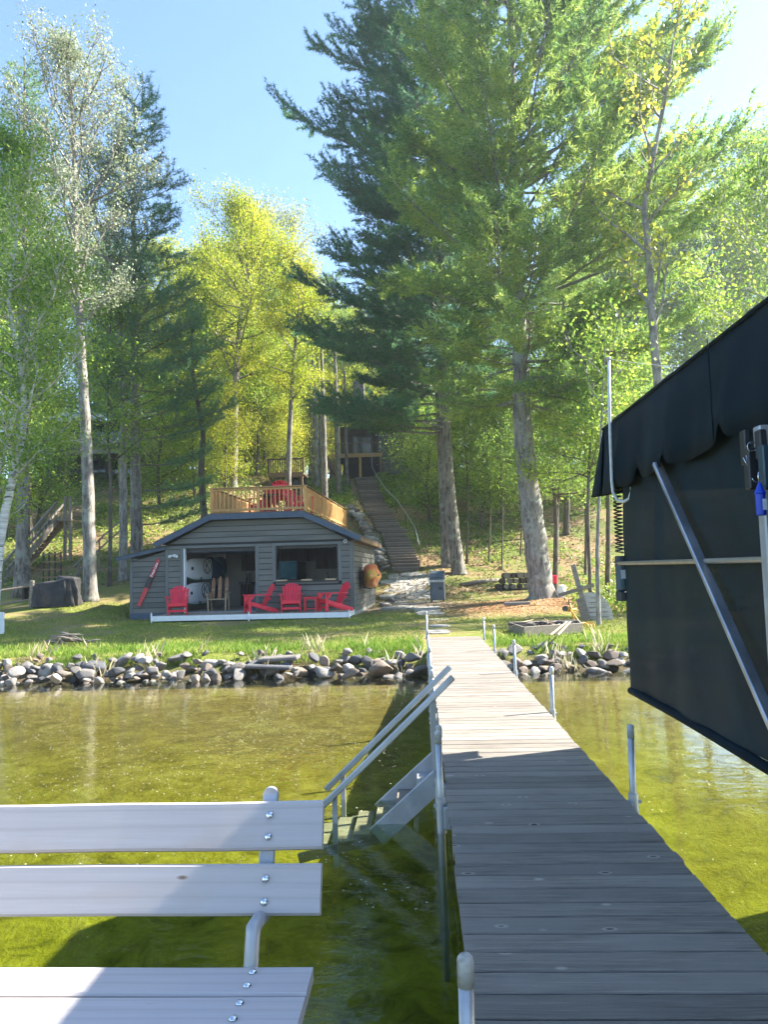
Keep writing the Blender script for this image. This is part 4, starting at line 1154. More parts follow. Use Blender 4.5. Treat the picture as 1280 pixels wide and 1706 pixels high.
for vv in (.9, 2.2): MB().beam((-.07, vv, -.38), (.35, vv, -.46), .04, .04).beam((-.07, vv, -.38), (-.07, vv, .1), .04, .04, up=(0, 1, 0)).build('wall_bracket', MT['black'], ky)
MB().tube([(.55, .9, .0), (.60, 1.0, .05), (.6, 1.25, .05), (.55, 1.3, 0)], .014, 6).build('carry_handle', MT['black'], ky, smooth=True)
# ------------------------------------------------------------------ shore boulders
import mathutils
def rock_mesh(seed, mat, flat=.75):
    import bmesh
    bm = bmesh.new(); bmesh.ops.create_icosphere(bm, subdivisions=3, radius=1)
    r = random.Random(seed); off = Vector((r.uniform(-50, 50), r.uniform(-50, 50), r.uniform(-50, 50)))
    cuts = [(Vector((r.gauss(0, 1), r.gauss(0, 1), r.gauss(0, 1))).normalized(), r.uniform(.45, .8)) for _ in range(11)]
    for v in bm.verts:
        p = v.co.copy()
        d = 1 + .22 * mathutils.noise.noise(p * .9 + off) + .07 * mathutils.noise.noise(p * 2.6 + off)
        p = p * d
        for nn, dd in cuts:
            e = p.dot(nn) - dd
            if e > 0: p -= nn * e * .93
        v.co = Vector((p.x, p.y, p.z * flat))
    me = bpy.data.meshes.new('boulder'); bm.to_mesh(me); bm.free()
    me.materials.append(mat); me.polygons.foreach_set('use_smooth', [True] * len(me.polygons))
    return me
rk = {k: [rock_mesh(i * 10 + j, MT['rock_' + k]) for j in range(4)] for i, k in enumerate('abcd')}
KN = {'a': 'grey granite', 'b': 'tan fieldstone', 'c': 'dark', 'd': 'pale'}
def rock_label(k, s, x, y, z):
    b = bearing(x, y, z)
    where = 'at the far left of the rock bank' if b < 160 else ('in the rock bank below the left end of the deck' if b < 330 else ('in the rock bank below the middle of the deck' if b < 480 else ('in the rock bank below the right end of the deck' if b < 600 else ('in the rock bank just left of the dock' if b < 720 else ('in the rock bank just right of the dock' if b < 930 else 'in the rock bank beside the canopy')))))
    return ('large ' if s > .15 else ('small ' if s < .10 else 'medium ')) + KN[k] + ' boulder ' + where
rr_ = random.Random(11)
def rock(x, y, z, s, side):
    k = rr_.choices('abcd', (5, 4, 2, 4))[0]
    o = link('boulder', rr_.choice(rk[k]), None, (x, y, z), (rr_.uniform(-.5, .5), rr_.uniform(-.5, .5), rr_.uniform(0, 6.3)), (s * rr_.uniform(.85, 1.35), s * rr_.uniform(.8, 1.1), s * rr_.uniform(.75, 1.1)))
    tag(o, rock_label(k, s, x, y, z), 'boulder', 'grey boulders lining the shore')
for row, (yy, zz, s0) in enumerate(((14.36, .02, .125), (14.62, .13, .135), (14.9, .25, .13), (15.18, .34, .09))):
    x = -9.0
    while x < 5.2:
        s = s0 * rr_.uniform(.55, 1.35) * (1.4 if rr_.random() < .14 else 1)
        if not (-.05 < x < 1.5) and not (row == 3 and rr_.random() < .6) and not (row == 2 and -3.6 < x < -2.2):
            rock(x, yy + rr_.uniform(-.22, .22) + (.25 if x > 1.4 else 0) - .015 * abs(x + 2), zz + rr_.uniform(-.07, .09), s, int(x > .6))
        x += s * 1.5
for _ in range(26):
    x = rr_.uniform(-8.5, -.3) if rr_.random() < .72 else rr_.uniform(1.5, 4.5)
    rock(x, rr_.uniform(14.1, 14.3), -.03, rr_.uniform(.05, .10), int(x > .6))
sl = tag(MB().box((0, 0, 0), (.85, .35, .07), Matrix.Rotation(.05, 3, 'Y'), bev=.02).build('flat_stone', MT['rock_c'], None, (-2.9, 14.45, .20)), 'flat dark stone slab in the gap of the rock bank', 'stone', 'flat stones in the rock bank')
sl2 = tag(MB().box((0, 0, 0), (.75, .4, .08), Matrix.Rotation(-.04, 3, 'Y'), bev=.02).build('flat_stone', MT['rock_a'], None, (-2.75, 14.7, .32)), 'flat grey stone slab above the dark one in the gap of the rock bank', 'stone', 'flat stones in the rock bank')
# ring of burnt stones / driftwood heap on the lawn edge at left
p = G(112, 1074)
dh = thing('driftwood_heap', 'low heap of dark driftwood behind the rock bank at the left', 'driftwood', p)
for k in range(26):
    a = rr_.uniform(0, PI); L = rr_.uniform(.2, .5); c = Vector((rr_.gauss(0, .26), rr_.gauss(0, .1), .03 + rr_.random() * .2))
    c.z *= max(.3, 1 - abs(c.x) * 1.5)
    d = Vector((math.cos(a), math.sin(a) * .5, rr_.uniform(-.2, .2))) * L
    MB().tube([c - d, c + d * .1 + Vector((0, 0, .02)), c + d], [.012, .03, .01], 6).build('branch', MT['greywood'], dh, smooth=True)
# ------------------------------------------------------------------ flagstone path
path = bpy.data.objects.new('path', None); col.objects.link(path); tag(path, kind='structure')
def flag(cx, cy, a, b, seed, T=.05, par=path, rz=0, name='flagstone'):
    r = random.Random(seed); n = 9
    poly = []
    for k in range(n):
        t = 2 * PI * (k + r.uniform(-.2, .2)) / n
        q = r.uniform(.88, 1.08)
        poly.append((a * q * math.copysign(abs(math.cos(t)) ** .7, math.cos(t)), b * q * math.copysign(abs(math.sin(t)) ** .7, math.sin(t))))
    sl_ = math.atan2(H(cx, cy + .3) - H(cx, cy - .3), .6)
    o = MB().prism(poly, 'z', -.08, .012).build(name, MT['flag'], par, (cx, cy, H(cx, cy) + .016), (sl_, r.uniform(-.015, .015), rz * .3))
    return o
for k, (px0, px1, py) in enumerate([(713, 750, 1054), (713, 750, 1044), (712, 748, 1034), (690, 742, 1024), (688, 738, 1019)]):
    a, b = G(px0, py), G(px1, py)
    flag((a.x + b.x) / 2, a.y, (b.x - a.x) / 2, .42, k)
k = 10
for (px, py, w) in [(668, 1012, .6), (706, 1013, .55), (690, 1007, .6), (655, 1004, .55), (712, 1003, .5), (672, 999, .6), (699, 996, .55), (655, 993, .6), (683, 990, .5), (707, 988, .5), (665, 984, .6), (694, 981, .5), (672, 976, .6), (700, 973, .5), (655, 970, .55), (682, 967, .6), (706, 964, .5), (664, 961, .5), (690, 957, .6)]:
    g = G(px, py); flag(g.x, g.y, w * 1.15, .55 + .12 * math.sin(k), k, rz=random.Random(k).uniform(-.3, .3)); k += 1

# ------------------------------------------------------------------ stone steps up the hill
steps = thing('stone_steps', 'long flight of dark stone steps climbing the hill behind the boathouse', 'steps')
sp = [G(679, 950), G(668, 920), G(655, 890), G(640, 868), G(627, 850), G(617, 825), G(608, 797)]
sp[-1] = G(608, 799)
def along(pts, t):
    L = [0]
    for a, b in zip(pts[:-1], pts[1:]): L.append(L[-1] + (b - a).length)
    s = t * L[-1]
    for i in range(len(pts) - 1):
        if s <= L[i + 1]: return pts[i].lerp(pts[i + 1], (s - L[i]) / (L[i + 1] - L[i])), (pts[i + 1] - pts[i]).normalized()
    return pts[-1], (pts[-1] - pts[-2]).normalized()
NS = 46
for i in range(NS):
    q, d = along(sp, i / (NS - 1))
    r = random.Random(i)
    me_w = 1.55 + r.uniform(-.06, .1) + (.25 if i in (15, 16, 17, 24, 25) else 0)
    vs = MB().box((0, .04, -.08), (me_w - .06, .50, .20), bev=.02).box((0, 0, .035), (me_w, .56, .05), m=1, bev=.015)
    vs.build('step', [MT['stepstone'], MT['tread']], steps, (q.x, q.y, H(q.x, q.y) + .10), (r.uniform(-.01, .01), r.uniform(-.02, .02), math.atan2(-d.x, d.y) * .6))
hr = thing('stair_handrail', 'thin metal handrail on dark posts along the right side of the stone steps', 'handrail')
rp = [(700, 938), (692, 905), (677, 880), (661, 855), (645, 840), (631, 818), (623, 803)]
tops = []
for (px, py) in rp:
    g = G(px, py)
    MB().tube([(g.x, g.y, g.z - .1), (g.x, g.y, g.z + .95)], .022, 6).build('post', MT['rustmetal'], hr, smooth=True)
    tops.append(Vector((g.x, g.y, g.z + .95)))
e = tops[-1]
tops += [e + Vector((-.15, 1.2, .35)), e + Vector((-.25, 1.8, 1.0)), e + Vector((-.15, 2.2, 1.7))]
MB().tube(tops, .024, 6).build('rail', MT['alu_white'], hr, smooth=True)
# rock retaining wall left of the steps
rw = thing('rock_wall', 'dry stacked rock wall curving up the left side of the stone steps', 'rock wall')
wp = [(650, 948), (646, 930), (640, 915), (634, 902), (628, 892), (618, 880), (608, 868), (601, 858)]
gp_ = [G(*q) for q in wp]
for i in range(46):
    q, d = along(gp_, i / 45)
    for k in range(3):
        s = rr_.uniform(.16, .30)
        x, y = q.x - .35 + rr_.uniform(-.2, .2) - k * .16, q.y + rr_.uniform(-.2, .2)
        kk = rr_.choices('abcd', (4, 2, 1, 4))[0]
        link('stone', rr_.choice(rk[kk]), rw, (x, y, H(x, y) + .08 + k * .20), (rr_.uniform(-.4, .4), rr_.uniform(-.4, .4), rr_.uniform(0, 6)), (s * 1.2, s, s * .8))
for i in range(10):
    x, y = B(.9 + rr_.uniform(-.2, .3), 3.5 + i * .5, 0).xy
    s = rr_.uniform(.14, .26)
    link('stone', rr_.choice(rk['a']), rw, (x, y, H(x, y) + .06), (rr_.uniform(-.4, .4), 0, rr_.uniform(0, 6)), (s, s, s * .8))

# ------------------------------------------------------------------ gas grill beside the path
g = G(730, 1003)
gr = thing('gas_grill', 'grey gas grill with closed hood standing beside the flagstone path', 'grill', g + Vector((0, 0, .01)), R(-4))
MB().box((0, 0, .42), (.55, .50, .70), bev=.015).build('cabinet', MT['grill'], gr)
MB().box((0, -.255, .42), (.46, .015, .60), bev=.004).build('door', MT['grill'], gr)
MB().box((.13, -.27, .52), (.14, .01, .10), bev=.003).build('door_latch', MT['black'], gr)
MB().box((0, -.03, .80), (.60, .56, .10), bev=.01).build('firebox', MT['steel'], gr)
cp = MB().box((0, -.315, .80), (.56, .02, .09), bev=.004).build('control_panel', MT['steel'], gr)
for k in range(4): MB().tube([(-.2 + k * .13, -.325, .80), (-.2 + k * .13, -.36, .80)], .022, 10).build('knob', MT['black'], cp)
hood = MB().prism([(-.30, .85), (-.29, .95), (-.20, 1.10), (-.05, 1.19), (.12, 1.20), (.24, 1.10), (.26, .85)], 'x', -.29, .29).build('hood', MT['grill'], gr)
MB().tube([(-.18, -.30, .93), (-.18, -.34, .93), (.18, -.34, .93), (.18, -.30, .93)], .012, 6).build('hood_handle', MT['black'], hood)
for s in (-1, 1):
    MB().box((s * .45, 0, .83), (.24, .45, .03), bev=.006).build('side_shelf', MT['grill'], gr) if s > 5 else None
    for t in (-1, 1): MB().tube([(s * .23 - .02, t * .20, .05), (s * .23 + .02, t * .20, .05)], .05, 12).build('caster', MT['black'], gr)

# covered barbecue at left
c0 = G(95, 1010)
cg = thing('covered_grill', 'long barbecue under a crumpled black cover beside the left tree trunk', 'covered grill', c0, R(6))
def cov(u, v):
    a = 2 * PI * u
    w_, d_ = .80, .38
    x = w_ * math.copysign(abs(math.cos(a)) ** .45, math.cos(a)); y = d_ * math.copysign(abs(math.sin(a)) ** .5, math.sin(a))
    ztop = 1.0 + .16 * sm(.1, .55, x) - .05 * sm(-.3, -.8, x)
    if v < .7:
        t = v / .7; z = float(ztop) * t * .93; k = 1.06 - .10 * t + .06 * math.sin(a * 13 + 5 * t + 2 * math.sin(a * 3)) * (1.1 - t * .6) + .05 * math.sin(a * 5 + 1 + t * 5) + .025 * math.sin(a * 31 + t * 3) * (1 - t)
    else:
        t = (v - .7) / .3; k = (.96 * (1 - t) + .0 * t); z = float(ztop) * .93 + .07 * math.sin(t * PI / 2) * float(ztop) + .02 * math.sin(x * 9) * (1 - t)
        z += 0 if t < 1 else 0
    return (x * k, y * k, z)
MB().grid(cov, 96, 26).build('cover_cloth', MT['cover'], cg, smooth=True)
MB().tube([(.42, -.42, .02), (.42, -.40, .6), (.40, -.38, .98)], .014, 5).build('strap', MT['black'], cg, smooth=True)

# split rail fence, white stake
fence = thing('split_rail_fence', 'weathered split rail fence at the left edge beside the covered barbecue', 'fence')
f1 = G(52, 1013, 20); f0 = Vector((f1.x - 2.4, f1.y - .8, H(f1.x - 2.4, f1.y - .8)))
for q in (f1, f0, f0 + Vector((-2.4, -.8, 0))):
    MB().box((q.x, q.y, H(q.x, q.y) + .5), (.15, .13, 1.10), Matrix.Rotation(.03, 3, 'Y'), bev=.02).build('post', MT['greywood'], fence)
for zz in (.80, .28):
    for a, b in ((f0, f1), (f0 + Vector((-2.4, -.8, 0)), f0), (f1, f1 + Vector((.9, .9, .02)))):
        MB().tube([(a.x, a.y, H(a.x, a.y) + zz), ((a.x + b.x) / 2, (a.y + b.y) / 2, H(a.x, a.y) + zz + .03), (b.x, b.y, H(b.x, b.y) + zz + .05)], [.045, .06, .04], 6).build('rail', MT['greywood'], fence)
s = G(2, 1056)
tag(MB().box((s.x, s.y, s.z + .28), (.14, .06, .65), bev=.01).build('white_stake', MT['white']), 'short white board post at the left edge of the lawn', 'post')

# neighbour's wooden stairs up the slope, left
ns = thing('wooden_stairs', 'old wooden stairs with railing climbing the slope behind the leftmost tree', 'stairs')
A0, A1 = P(-5, 985, Y=33.5), P(94, 868, Y=36.5)
bk = Vector((-.2, 1.1, 0))
for o_ in (Vector((0, 0, 0)), bk):
    MB().beam(A0 + o_, A1 + o_, .05, .26).build('stringer', MT['greywood'], ns)
    up = Vector((0, 0, .92))
    MB().beam(A0 + o_ + up, A1 + o_ + up, .09, .10).build('handrail', MT['greywood'], ns)
    for k in range(15):
        q = A0.lerp(A1, (k + .5) / 15) + o_
        MB().beam(q, q + up, .035, .035, up=(0, 1, 0)).build('baluster', MT['greywood'], ns)
for k in range(18):
    q = A0.lerp(A1, (k + .5) / 18) + bk / 2
    MB().box((q.x, q.y, q.z + .08), (.27, 1.05, .035)).build('tread', MT['brownwood'], ns)
for px in (108, 117):
    q = P(px, 868, Y=36.6)
    MB().beam((q.x, q.y, H(q.x, q.y) - .3), (q.x, q.y, q.z + 1.2), .12, .12, up=(0, 1, 0)).build('post', MT['greywood'], ns)
q = P(108, 868, Y=37.1); MB().box((q.x, q.y, q.z), (1.2, 1.3, .08)).build('landing', MT['greywood'], ns)
hr2 = thing('slope_handrail', 'pair of thin grey handrails climbing the slope between the two left trunks', 'handrail')
for dz in (0, .45):
    MB().tube([P(122, 962, Y=33) + Vector((0, 0, dz)), P(165, 915, Y=35) + Vector((0, 0, dz)), P(212, 872, Y=37) + Vector((0, 0, dz))], .035, 6).build('rail', MT['greywood'], hr2)
for (px, py, Y) in ((130, 953, 33.3), (165, 915, 35), (205, 878, 36.7)):
    q = P(px, py, Y=Y); MB().beam((q.x, q.y, H(q.x, q.y) - .2), (q.x, q.y, q.z + .45), .06, .06, up=(0, 1, 0)).build('post', MT['greywood'], hr2)
# trellis and bench behind the covered barbecue
t0 = P(85, 955, Y=31.5)
tl_ = thing('trellis', 'brown wooden lattice frame behind the covered barbecue', 'trellis', (t0.x, t0.y, H(t0.x, t0.y)))
for k in range(4): MB().box((-.35 + k * .25, 0, .9), (.06, .05, 1.8)).build('upright', MT['darkwood'], tl_)
for k in range(4): MB().box((.03, -.04, .75 + k * .32), (.85, .03, .06)).build('crossbar', MT['brownwood'], tl_)
ob = thing('old_bench', 'low brown board bench behind the covered barbecue', 'bench', (t0.x + .1, t0.y - .8, H(t0.x, t0.y - .8)))
MB().box((0, 0, .62), (2.0, .35, .06)).build('seat', MT['greywood'], ob)
for s_ in (-.8, .8): MB().box((s_, 0, .3), (.10, .3, .6)).build('leg', MT['darkwood'], ob)
MB().box((0, .16, .45), (1.9, .04, .2)).build('apron', MT['darkwood'], ob)

# ------------------------------------------------------------------ raised bed on the right, odds and ends
rb0, rb1, rb2, rb3 = P(873, 1059, z=.42), P(970, 1052, z=.42), P(951, 1040, z=.45), P(856, 1044, z=.45)
rb3.y = 17.9 if False else rb3.y
rb = thing('raised_bed', 'raised bed of weathered grey boards on the lawn right of the dock', 'raised bed')
cn = [Vector((2.02, 17.1, .42)), Vector((3.72, 17.35, .42)), Vector((3.85, 18.75, .45)), Vector((2.0, 18.55, .45))]
cn = [rb0, rb1, Vector((rb1.x + .15, rb0.y + 1.9, .45)), Vector((rb0.x - .12, rb0.y + 1.7, .45))]
for a, b in zip(cn, cn[1:] + cn[:1]):
    MB().beam(Vector((a.x, a.y, .50)), Vector((b.x, b.y, .50)), .045, .23, bev=.006).build('side_board', MT['greywood'], rb)
MB().add([(q.x, q.y, .50) for q in cn], [(0, 1, 2, 3)]).build('soil', M('dark_soil', (.07, .05, .035), (.13, .09, .06), 9, .95, .8, bdist=.05), rb)
cx_, cy_ = sum(q.x for q in cn) / 4, sum(q.y for q in cn) / 4
dbp = thing('brush_debris', 'heap of twigs, bark and dead leaves lying in the raised bed', 'debris', (cx_ - .2, cy_, .5))
for k in range(30):
    a = rr_.uniform(0, PI); L = rr_.uniform(.12, .4); c = Vector((rr_.gauss(0, .38), rr_.gauss(0, .25), .03 + rr_.random() * .09))
    d = Vector((math.cos(a), math.sin(a), rr_.uniform(-.1, .25))) * L
    MB().tube([c - d, c + Vector((0, 0, .03)), c + d], [.008, .018, .006], 5).build('twig', MT[rr_.choice(('greywood', 'palewood', 'black', 'rustmetal'))], dbp, smooth=True)
for k in range(2):
    a = P(918 + k * 12, 1058, z=.6); b = P(945 + k * 6, 1036, z=.75)
    tag(MB().tube([a, b], .02, 6).build('pale_stick', MT['palewood']), ('pale stick leaning out of the raised bed, the left one' if k == 0 else 'pale stick leaning out of the raised bed, the right one'), 'stick')
yq = G(968, 1046)
yc = thing('yellow_cultivator', 'worn yellow garden cultivator frame standing in the grass behind the raised bed', 'cultivator', yq, R(20))
Y_ = MT['yellow']
MB().tube([(-.28, 0, .62), (-.22, 0, .40), (-.18, 0, .18), (-.05, 0, .10), (.12, 0, .12), (.3, .1, .06)], .022, 7).build('main_tube', Y_, yc, smooth=True)
MB().tube([(-.36, .05, .45), (-.10, .0, .47)], .03, 7).tube([(-.30, 0, .5), (-.05, -.12, .10), (-.02, -.15, .0)], .018, 7).build('crossbar', Y_, yc, smooth=True)
for k in range(3): MB().tube([(.12 + k * .09, .03 * k, .13), (.20 + k * .09, -.05, .06), (.16 + k * .09, -.09, -.02)], .014, 6).build('tine', Y_, yc, smooth=True)
MB().tube([(-.42, .02, .50), (-.42, -.03, .50)], .07, 14).build('wheel', MT['black'], yc)
MB().tube([(-.30, 0, .60), (-.30, 0, .72)], .015, 6).build('handle_stub', MT['black'], yc)
jq = G(985, 1034)
jk = thing('broken_dock_section', 'weathered planks nailed in a cross leaning on a pale panel by the thin trunk', 'wood scrap', jq)
MB().beam((-.05, 0, -.05), (-.40, .1, 1.55), .13, .04, up=(0, 1, 0), bev=.005).build('upright_plank', MT['greywood'], jk)
MB().beam((-.85, -.05, .72), (.12, -.02, .98), .10, .05, up=(0, 1, .2), bev=.005).build('cross_plank', MT['greywood'], jk)
MB().beam((-.15, -.08, .02), (-.30, -.06, .62), .20, .05, up=(0, 1, 0), bev=.005).build('lower_plank', MT['greywood'], jk)
pn = MB()
arc = [(0, 0)] + [(.62 * math.cos(a), .78 * math.sin(a)) for a in np.linspace(0, PI * .62, 14)]
for k in range(5):
    pass
panel = MB().prism([(x + .02, z_) for x, z_ in arc], 'y', .06, .10).build('curved_panel', MT['board'] if False else M('bleached_slats', (.50, .47, .42), (.34, .31, .27), 3, .8, .4, stretch=(1, 1, 12), bscale=6), jk)
for k in range(5): MB().box((.22, .045, .1 + k * .13), (.62 - k * .07, .02, .015)).build('batten', MT['greywood'], jk)
ju = thing('white_jug', 'white plastic jug hanging on the right side of the big pine trunk', 'jug', P(936, 985, Y=28.3))
MB().tube([(0, 0, -.42), (0, 0, -.40), (.01, 0, 0), (.02, 0, .18), (0, 0, .22)], [.10, .15, .17, .13, .06], 12).build('body', MT['white'], ju, smooth=True)
MB().tube([(.1, 0, .15), (.17, 0, .1), (.14, 0, -.02)], .018, 6).build('handle', MT['white'], ju, smooth=True)
rdq = P(924, 965, Y=28.6)
tag(MB().box(rdq, (.22, .12, .30), bev=.03).build('red_buoy', MT['red']), 'red float hanging behind the big pine trunk above the white jug', 'float')
lpq = G(860, 982)
lpl = thing('log_pile', 'dark pile of cut logs at the foot of the slope left of the big pine', 'log pile', lpq)
for k in range(16):
    row = 0 if k < 6 else (1 if k < 11 else 2)
    x = (-.75 + .30 * k) if row == 0 else ((-.6 + .30 * (k - 6)) if row == 1 else (-.4 + .3 * (k - 11)))
    MB().tube([(x, -.3, .14 + row * .25), (x + rr_.uniform(-.1, .1), .4, .14 + row * .25)], rr_.uniform(.11, .15), 9).build('log', MT['greywood' if k % 3 else 'darkwood'], lpl)
a, b = G(768, 978), G(832, 970)
tag(MB().tube([a + Vector((0, 0, .1)), (a + b) / 2 + Vector((0, 0, .14)), b + Vector((0, 0, .12))], [.09, .10, .07], 8).build('fallen_log', MT['greywood'], smooth=True), 'pale fallen log lying on the ground between the two pines', 'log')
bl = G(790, 1014)
tag(MB().box((0, 0, .05), (.9, .2, .12), bev=.02).build('stone_block', MT['rock_a'], None, G(862, 1008)), 'pale stone block at the foot of the big pine', 'stone')

# ------------------------------------------------------------------ houses on the hill
def house_window(par, x, y, z, w_, h_, frame='trim'):
    f = MB()
    f.box((x, y, z + h_ / 2), (w_, .08, .09)).box((x, y, z - h_ / 2), (w_, .08, .09)).box((x - w_ / 2, y, z), (.09, .08, h_)).box((x + w_ / 2, y, z), (.09, .08, h_)).box((x, y, z), (.05, .07, h_))
    wf = f.build('window', MT[frame], par)
    MB().box((x, y + .02, z), (w_, .02, h_)).build('pane', MT['glass'], wf)
hc = P(575, 793, Y=64); zc = P(600, 759, Y=62.5).z
ca = thing('hill_cabin', 'dark cabin with stone chimney and timber deck at the top of the stone steps', 'cabin', (0, 0, 0))
x0, x1 = P(555, 760, Y=62).x, P(636, 760, Y=62).x
MB().box(((x0 + x1) / 2, 64.5, zc), (x1 - x0, 5.0, .10)).build('deck_floor', MT['brownwood'], ca)
MB().box(((x0 + x1) / 2, 62.0, zc - .05), (x1 - x0 + .1, .08, .32)).build('deck_beam', MT['cedar_h'], ca)
gy = H(x0, 62)
for px in (558, 600, 634):
    q = P(px, 760, Y=62.1); MB().box((q.x, q.y, (zc + gy) / 2 - .2), (.18, .18, zc - gy + .3)).build('deck_post', MT['cedar'] if px == 600 else MT['brownwood'], ca)
for yy in (63.5, 65, 66.5): MB().box((x0 + .1, yy, (zc + gy) / 2), (.2, .2, zc - gy + .3)).build('deck_post', MT['cedar'], ca)
MB().box(((x0 + x1) / 2, 62.05, zc + 1.0), (x1 - x0, .07, .07)).build('deck_rail', MT['brownwood'], ca)
k = x0
while k < x1: MB().box((k, 62.05, zc + .52), (.04, .04, .95)).build('baluster', MT['brownwood'], ca); k += .22
MB().box((x1 + 3.2, 67, zc - .2), (6.4, 9, 4.4)).build('lower_wall', MT['cabin_grey'], ca)
z = gy
while z < zc + 1.9: MB().box((x1 + 3.2, 62.47, z + .09), (6.4, .04, .165)).build('siding_board', MT['cabin_grey'], ca); z += .175
MB().box(((x0 + x1) / 2 + .3, 67.2, zc - 1.1), (x1 - x0, .2, 2.4)).build('back_wall', MT['black'], ca)  # painted black as the dark void beneath the deck
MB().box((x0 + 2.6, 67.5, zc + 1.5), (4.6, 4.5, 2.9)).build('upper_wall', MT['cabin'], ca)
house_window(ca, P(680, 773, Y=62.4).x, 62.42, P(680, 775, Y=62.4).z, 1.0, .8)
house_window(ca, x1 + .3, 62.9, zc + 1.1, 1.2, 1.5)
house_window(ca, x0 + 2.2, 65.2, zc + 1.3, 1.6, 1.6)
ez = P(590, 700, Y=62).z
MB().add([(x0 - .6, 61.2, ez), (x1 + 7, 61.2, ez), (x1 + 7, 66.5, ez + 1.1), (x0 - .6, 66.5, ez + 1.1), (x0 - .6, 61.2, ez - .15), (x1 + 7, 61.2, ez - .15), (x1 + 7, 66.5, ez + .95), (x0 - .6, 66.5, ez + .95)],
         [(0, 1, 2, 3), (7, 6, 5, 4), (0, 4, 5, 1), (2, 6, 7, 3), (0, 3, 7, 4), (1, 5, 6, 2)]).build('porch_roof', MT['metalroof'], ca)
gx = P(600, 700, Y=66).x; rz_ = P(636, 650, Y=66).z
MB().prism([(gx - .2, ez + .6), (gx + 9, ez + .6), (gx + 4.4, ez + 4.2)], 'y', 66.4, 72).build('gable_wall', MT['cabin'], ca)
for s in (0, 1):
    a = (gx - .8, ez + .35) if s == 0 else (gx + 9.6, ez + .35); b = (gx + 4.4, ez + 4.4)
    MB().add([(a[0], 66, a[1]), (b[0], 66, b[1]), (b[0], 72.4, b[1]), (a[0], 72.4, a[1]), (a[0], 66, a[1] - .2), (b[0], 66, b[1] - .2), (b[0], 72.4, b[1] - .2), (a[0], 72.4, a[1] - .2)],
             [(0, 1, 2, 3), (7, 6, 5, 4), (0, 4, 5, 1), (2, 6, 7, 3), (0, 3, 7, 4), (1, 5, 6, 2)]).build('roof', MT['roofing'], ca)
chx = P(599, 680, Y=66)
ch = MB().box((chx.x, 66, ez + 1.4), (.95, .9, 5.6)).build('chimney', MT['rock_a'], ca)
for zz in np.arange(ez - .8, ez + 4.1, .32):
    for s in range(3): MB().box((chx.x - .32 + s * .32 + .05 * math.sin(zz * 9), 65.53, zz), (.27 + .04 * math.sin(zz * 5 + s), .06, .26), bev=.03).build('stone', MT['rock_' + 'abc'[(s + int(zz * 7)) % 3]], ch)
# stairs at the left end of the cabin deck
for k in range(10):
    xx = x0 - .2 - k * .0; 
    q0 = P(545 + k * 1.9, 768 + k * 2.7, Y=61.6)
    MB().box((q0.x, 61.6, q0.z), (.55, 1.3, .05)).build('stair_tread', MT['brownwood'], ca)
a, b = P(541, 758, Y=61), P(566, 795, Y=61)
for yy in (61.0, 62.2):
    a2, b2 = Vector((a.x, yy, a.z)), Vector((b.x, yy, b.z))
    MB().beam(a2, b2, .06, .3).build('stair_stringer', MT['brownwood'], ca); MB().beam(a2 + Vector((0, 0, .95)), b2 + Vector((0, 0, .95)), .06, .08).build('stair_rail', MT['cedar'], ca)
# small lookout deck above the roof deck
lk = thing('lookout_deck', 'small dark timber lookout deck on the slope above the boathouse roof', 'deck')
q0, q1 = P(448, 790, Y=50), P(506, 794, Y=50)
MB().box(((q0.x + q1.x) / 2, 51, q0.z), (q1.x - q0.x, 2.4, .12)).build('floor', MT['brownwood'], lk)
MB().box(((q0.x + q1.x) / 2, 49.8, q0.z - .1), (q1.x - q0.x, .06, .28)).build('edge_beam', MT['brownwood'], lk)
for zz in (.95,): MB().box(((q0.x + q1.x) / 2, 49.85, q0.z + zz), (q1.x - q0.x, .06, .08)).build('top_rail', MT['darkwood'], lk)
n = 15
for k in range(n + 1):
    x = q0.x + (q1.x - q0.x) * k / n
    big = k in (0, 8, 15)
    MB().box((x, 49.85, q0.z + .5), (.12 if big else .045, .12 if big else .045, 1.0)).build('railing_post' if big else 'baluster', MT['brownwood' if k > 7 else 'darkwood'], lk)
for x in (q0.x + .1, q1.x - .1): MB().box((x, 49.9, q0.z - 1.0), (.14, .14, 2.0)).build('support_post', MT['brownwood'], lk)
MB().box(((q0.x + q1.x) / 2 + .5, 51.5, q0.z - .9), (q1.x - q0.x - 1, .1, 1.6)).build('back_board', MT['black'], lk)
# neighbour house at left
nh = thing('neighbour_house', 'shaded grey house with raised deck behind the left trees', 'house')
Yn = 52
dz_ = P(200, 750, Y=Yn).z
a, b = P(30, 750, Y=Yn).x, P(290, 750, Y=Yn).x
MB().box(((a + b) / 2, Yn + 2, dz_), (b - a, 4, .12)).build('deck_floor', MT['greywood'], nh)
MB().box(((a + b) / 2, Yn - .02, dz_ - .05), (b - a, .07, .30)).build('deck_beam', MT['greywood'], nh)
MB().box(((a + b) / 2, Yn, dz_ + 1.05), (b - a, .08, .08)).build('top_rail', MT['greywood'], nh)
x = a
while x < b: MB().box((x, Yn, dz_ + .55), (.045, .045, 1.0)).build('baluster', MT['greywood'], nh); x += .26
for px in (60, 110, 150, 199, 245, 288):
    q = P(px, 750, Y=Yn); g_ = H(q.x, Yn)
    MB().box((q.x, Yn + .05, (dz_ + g_) / 2 - .2), (.2, .2, dz_ - g_ + .4)).build('deck_post', MT['brownwood'], nh)
MB().box(((a + b) / 2 - 1, Yn + 6.5, dz_ + .2), (b - a - 1.5, 5, 5.6)).build('wall', MT['cabin_grey'], nh)
for px, py in ((165, 722), (190, 722), (235, 720), (262, 722), (165, 775), (190, 777), (220, 777)):
    q = P(px, py, Y=Yn + 3.95); house_window(nh, q.x, Yn + 3.95, q.z, 1.0, 1.5 if py < 760 else 1.1)
rzn = P(200, 690, Y=Yn + 2).z
